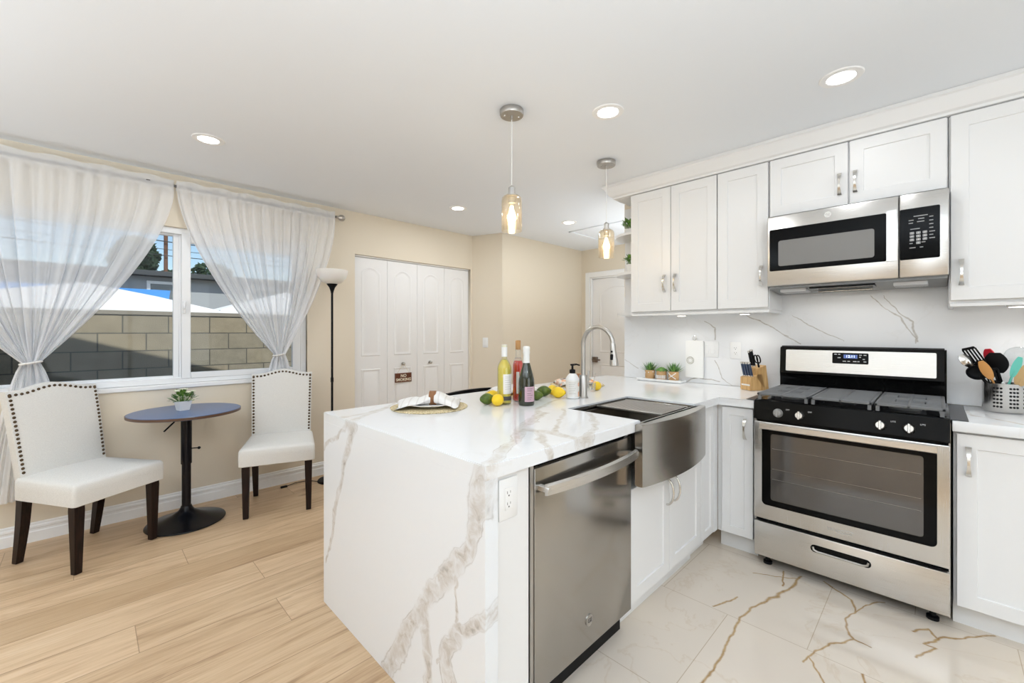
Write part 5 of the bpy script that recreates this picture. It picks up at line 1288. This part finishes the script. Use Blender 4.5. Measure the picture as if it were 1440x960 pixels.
# ============================================================ LIGHT FITTINGS
def pendant(label, x, y, zs):
    t = thing('pendant_light', label, 'lamp', (x, y, CE - .0006))
    b = new(); lathe(b, [(0, 0), (.061, 0), (.062, -.002), (.062, -.026), (.059, -.030), (0, -.030)], 40); lathe(b, [(0, -.03), (.006, -.03), (.006, -.048), (0, -.05)], 12); cn_ = obj('canopy', b, M['nickel'], t)
    for s in (-1, 1):
        b = new(); ball(b, (s * .032, s * -.02, -.031), .005, sub=2); obj('screw', b, M['chrome'], cn_)
    z = zs - CE
    b = new(); cyl(b, (0, 0, -.045), (0, 0, z + .05), .0022, seg=8); obj('cord', b, M['cord'], t)
    b = new(); lathe(b, [(0, z + .052), (.008, z + .05), (.018, z + .040), (.018, z + .006), (.030, z + .003), (.030, z - .006), (.019, z - .008), (.019, z - .040), (0, z - .040)], 28); obj('socket', b, M['nickel'], t)
    b = new(); lathe(b, [(.019, z), (.040, z - .003), (.050, z - .012), (.0535, z - .03), (.0535, z - .185), (.0505, z - .188), (.0505, z - .03), (.047, z - .014), (.038, z - .006), (.019, z - .004)], 48, close=True); obj('shade', b, M['shade'], t, sharp=50)
    b = new(); lathe(b, [(0, z - .038), (.013, z - .040), (.016, z - .055), (.026, z - .085), (.030, z - .11), (.026, z - .135), (.012, z - .150), (0, z - .152)], 28); bb = obj('bulb', b, M['clear'], t, sharp=60)
    b = new()
    for k in range(5):
        a = 2 * PI * k / 5; tube(b, [(.006 * math.cos(a), .006 * math.sin(a), z - .055), (.014 * math.cos(a + .3), .014 * math.sin(a + .3), z - .095), (.008 * math.cos(a + .6), .008 * math.sin(a + .6), z - .135)], .0016, 5)
    obj('filament', b, M['bulb'], bb)
    lamp('pendant_glow', 'POINT', (x, y, zs - .1), 2.2, color=(1, .74, .42), shadow_soft_size=.03)
pendant('glass cylinder pendant light over the peninsula, nearer one', 1.571, 1.573, 2.014)
pendant('glass cylinder pendant light near the sink, farther one', 2.498, 1.590, 1.995)
def downlight(label, x, y, src=None, pw=5.0):
    if src is None:
        t = thing('recessed_downlight', label, 'ceiling light', (x, y, CE - .0006))
        b = new(); lathe(b, [(.052, -.002), (.056, -.006), (.080, -.005), (.084, 0), (.052, 0)], 40, close=True); obj('trim_ring', b, M['trim'], t, sharp=30)
        b = new(); lathe(b, [(0, -.0035), (.0525, -.0035), (.0525, -.0005), (0, -.0005)], 40); obj('lens', b, M['led'], t)
    else: t = copy_tree(src); t.location = (x, y, CE - .0006); t['label'] = label
    lamp('downlight_glow', 'AREA', (x, y, CE - .012), pw, color=(.92, .96, 1), shape='DISK', size=.11)
    return t
dl = downlight('recessed ceiling light above the dining corner by the window', .515, 3.10)
downlight('recessed ceiling light just right of the nearer pendant', 1.940, 1.225, dl, 3.0)
downlight('recessed ceiling light nearest the range and microwave', 2.426, .307, dl, 1.8)
downlight('small distant recessed ceiling light in front of the closet wall', 2.453, 3.169, dl, 7.0)
downlight('farthest recessed ceiling light, over the hall near the door', 3.60, 2.749, dl)
for x, y in ((.5, -1.2), (2.3, -1.3), (-1.3, .8), (-1.3, -1.6), (-1.3, 2.9)): lamp('downlight_glow', 'AREA', (x, y, CE - .012), 5.0, color=(.88, .94, 1), shape='DISK', size=.11)

# ============================================================ OUTSIDE THE WINDOW
b = new(); box(b, -30, 40, 4.25, 70, -.4, -.3); o = obj('ground', b, M['soil']); o['kind'] = 'structure'
b = new(); box(b, -9, 9, 6.5, 6.69, -.3, 1.495); bw = tag(obj('block_wall', b, M['block']), 'tan concrete block wall behind the window, half in shadow', 'wall')
b = new(); box(b, -9, 9, 6.49, 6.70, 1.496, 1.545, .004); obj('cap_course', b, M['capstone'], bw)
def tent(label, x, y, w, ez, pz, m_, val=.25):
    t = thing('canopy_tent', label, 'tent', (x, y, -.3))
    b = new(); e = ez + .3; p = pz + .3
    def rg(k, z): return [Vector((sx * w * k, sy * w * k, z)) for sx, sy in ((-1, -1), (1, -1), (1, 1), (-1, 1))]
    loft(b, [rg(1, e - val), rg(1, e), rg(.5, e + (p - e) * .55), rg(.03, p)], False, True); obj('roof', b, m_, t, sharp=20)
    for sx in (-1, 1):
        for sy in (-1, 1):
            b = new(); box(b, sx * w * .97 - .02, sx * w * .97 + .02, sy * w * .97 - .02, sy * w * .97 + .02, 0, e); obj('leg', b, M['greyhouse'], t)
tent('white canopy tent beyond the block wall, seen in the right window half', 4.75, 15.5, 2.3, 1.88, 2.62, M['canopy'])
tent('white canopy tent beyond the block wall, seen through the left window half', -.05, 13.0, 2.2, 1.72, 2.36, M['canopy'])
t = thing('blue_tarp', 'blue tarp shelter beyond the white canopy at left', 'tarp', (-.4, 17.0, -.3))
b = new(); loft(b, [[Vector((-5, -1, 2.5)), Vector((2.1, -1, 2.55))], [Vector((-5, 1.5, 3.02)), Vector((2.4, 1.5, 3.02))], [Vector((-5, 4, 2.6)), Vector((2.4, 4, 2.6))]], False, False, False); obj('sheet', b, M['tarp'], t)
for x in (-3.8, 1.9, ):
    for y in (-.9, 3.8): b = new(); cyl(b, (x, y, 0), (x, y, 2.56), .03, seg=8); obj('post', b, M['greyhouse'], t)
t = thing('neighbouring_house', 'grey single-storey house with dark flat roof edge beyond the tents', 'house', (4, 24, -.3))
b = new(); box(b, -9, 9, 0, 4, 0, 4.0); obj('wall', b, M['greyhouse'], t)
b = new(); box(b, -9.6, 9.6, -.5, 4.4, 4.0, 4.22, .02); obj('roof', b, M['fascia'], t)
for x in (-2.2, 1.5, 4.5):
    b = new(); box(b, x, x + .12, -.04, 0, 2.2, 3.7); box(b, x + 1.4, x + 1.52, -.04, 0, 2.2, 3.7); box(b, x, x + 1.52, -.04, 0, 3.7, 3.82); f = obj('window_frame', b, M['vinyl'], t)
    b = new(); box(b, x + .12, x + 1.4, -.02, -.0, 2.2, 3.7); obj('pane', b, mat('dark pane', (.12, .14, .16), .1), f)
t = thing('utility_pole', 'brown wooden utility pole against the sky', 'pole', (3.05, 30, -.3))
b = new(); cyl(b, (0, 0, 0), (0, 0, 13), .10, .08, 12); obj('post', b, M['polewood'], t)
for k, z in enumerate((9.2, 7.8)):
    b = new(); tube(b, [(0, 0, z), (.35, -.3, z + .2), (.3, -.3, z + .8)], .05, 6); obj('insulator', b, M['fascia'], t)
for i, (z0_, z1_, s) in enumerate(((7.9, 7.1, .03), (7.1, 5.9, .055), (6.4, 5.7, .03), (5.9, 5.5, .045))):
    b = new(); tube(b, [(-16 + k * 2.2, 29.8, z0_ + .3 + (z1_ - z0_) * k / 16 - .5 * math.sin(PI * k / 16)) for k in range(17)], s * .5, 5)
    tag(obj('overhead_wire', b, M['fascia']), ('thin topmost overhead wire crossing the sky', 'thick overhead wire crossing the sky below the topmost', 'thin overhead wire crossing the sky, third from the top', 'lowest overhead wire crossing the sky')[i], 'wire')
def tree(label, x, y, z, r, h, n, seed, m_):
    rnd = random.Random(seed); t = thing('tree', label, 'tree', (x, y, -.3)); b = new()
    tube(b, [(0, 0, 0), (.1, 0, z * .6), (0, 0, z + .3)], [.22, .16, .05], 8); obj('trunk', b, M['polewood'], t)
    b = new()
    for i in range(n):
        a = rnd.uniform(0, 2 * PI); q = rnd.uniform(0, 1); zz = rnd.uniform(-1, 1); rr = r * math.sqrt(max(.02, 1 - zz * zz)) * (.5 + .5 * q ** .5) * (1 + .25 * math.sin(5 * a + 3 * zz))
        c = Vector((rr * math.cos(a), rr * math.sin(a), z + h * zz)); d = Vector((rnd.uniform(-1, 1), rnd.uniform(-1, 1), rnd.uniform(-1, 1))).normalized(); s = d.orthogonal().normalized(); L = rnd.uniform(.10, .22)
        b.faces.new([b.verts.new(c + v) for v in (-d * L, s * L * .6, d * L, -s * L * .6)])
    obj('foliage', b, m_, t, recalc=False)
tree('dark conifer beside the utility pole', 1.85, 31, 5.6, .9, 1.2, 2600, 1, M['tree'])
tree('low green shrub crown behind the grey roof', 3.6, 33, 4.9, .7, .4, 700, 2, M['tree'])
tree('distant tree crown above the roof at right', 7.2, 42, 6.5, 1.3, .7, 1200, 3, M['tree'])
bpy.context.view_layer.update()
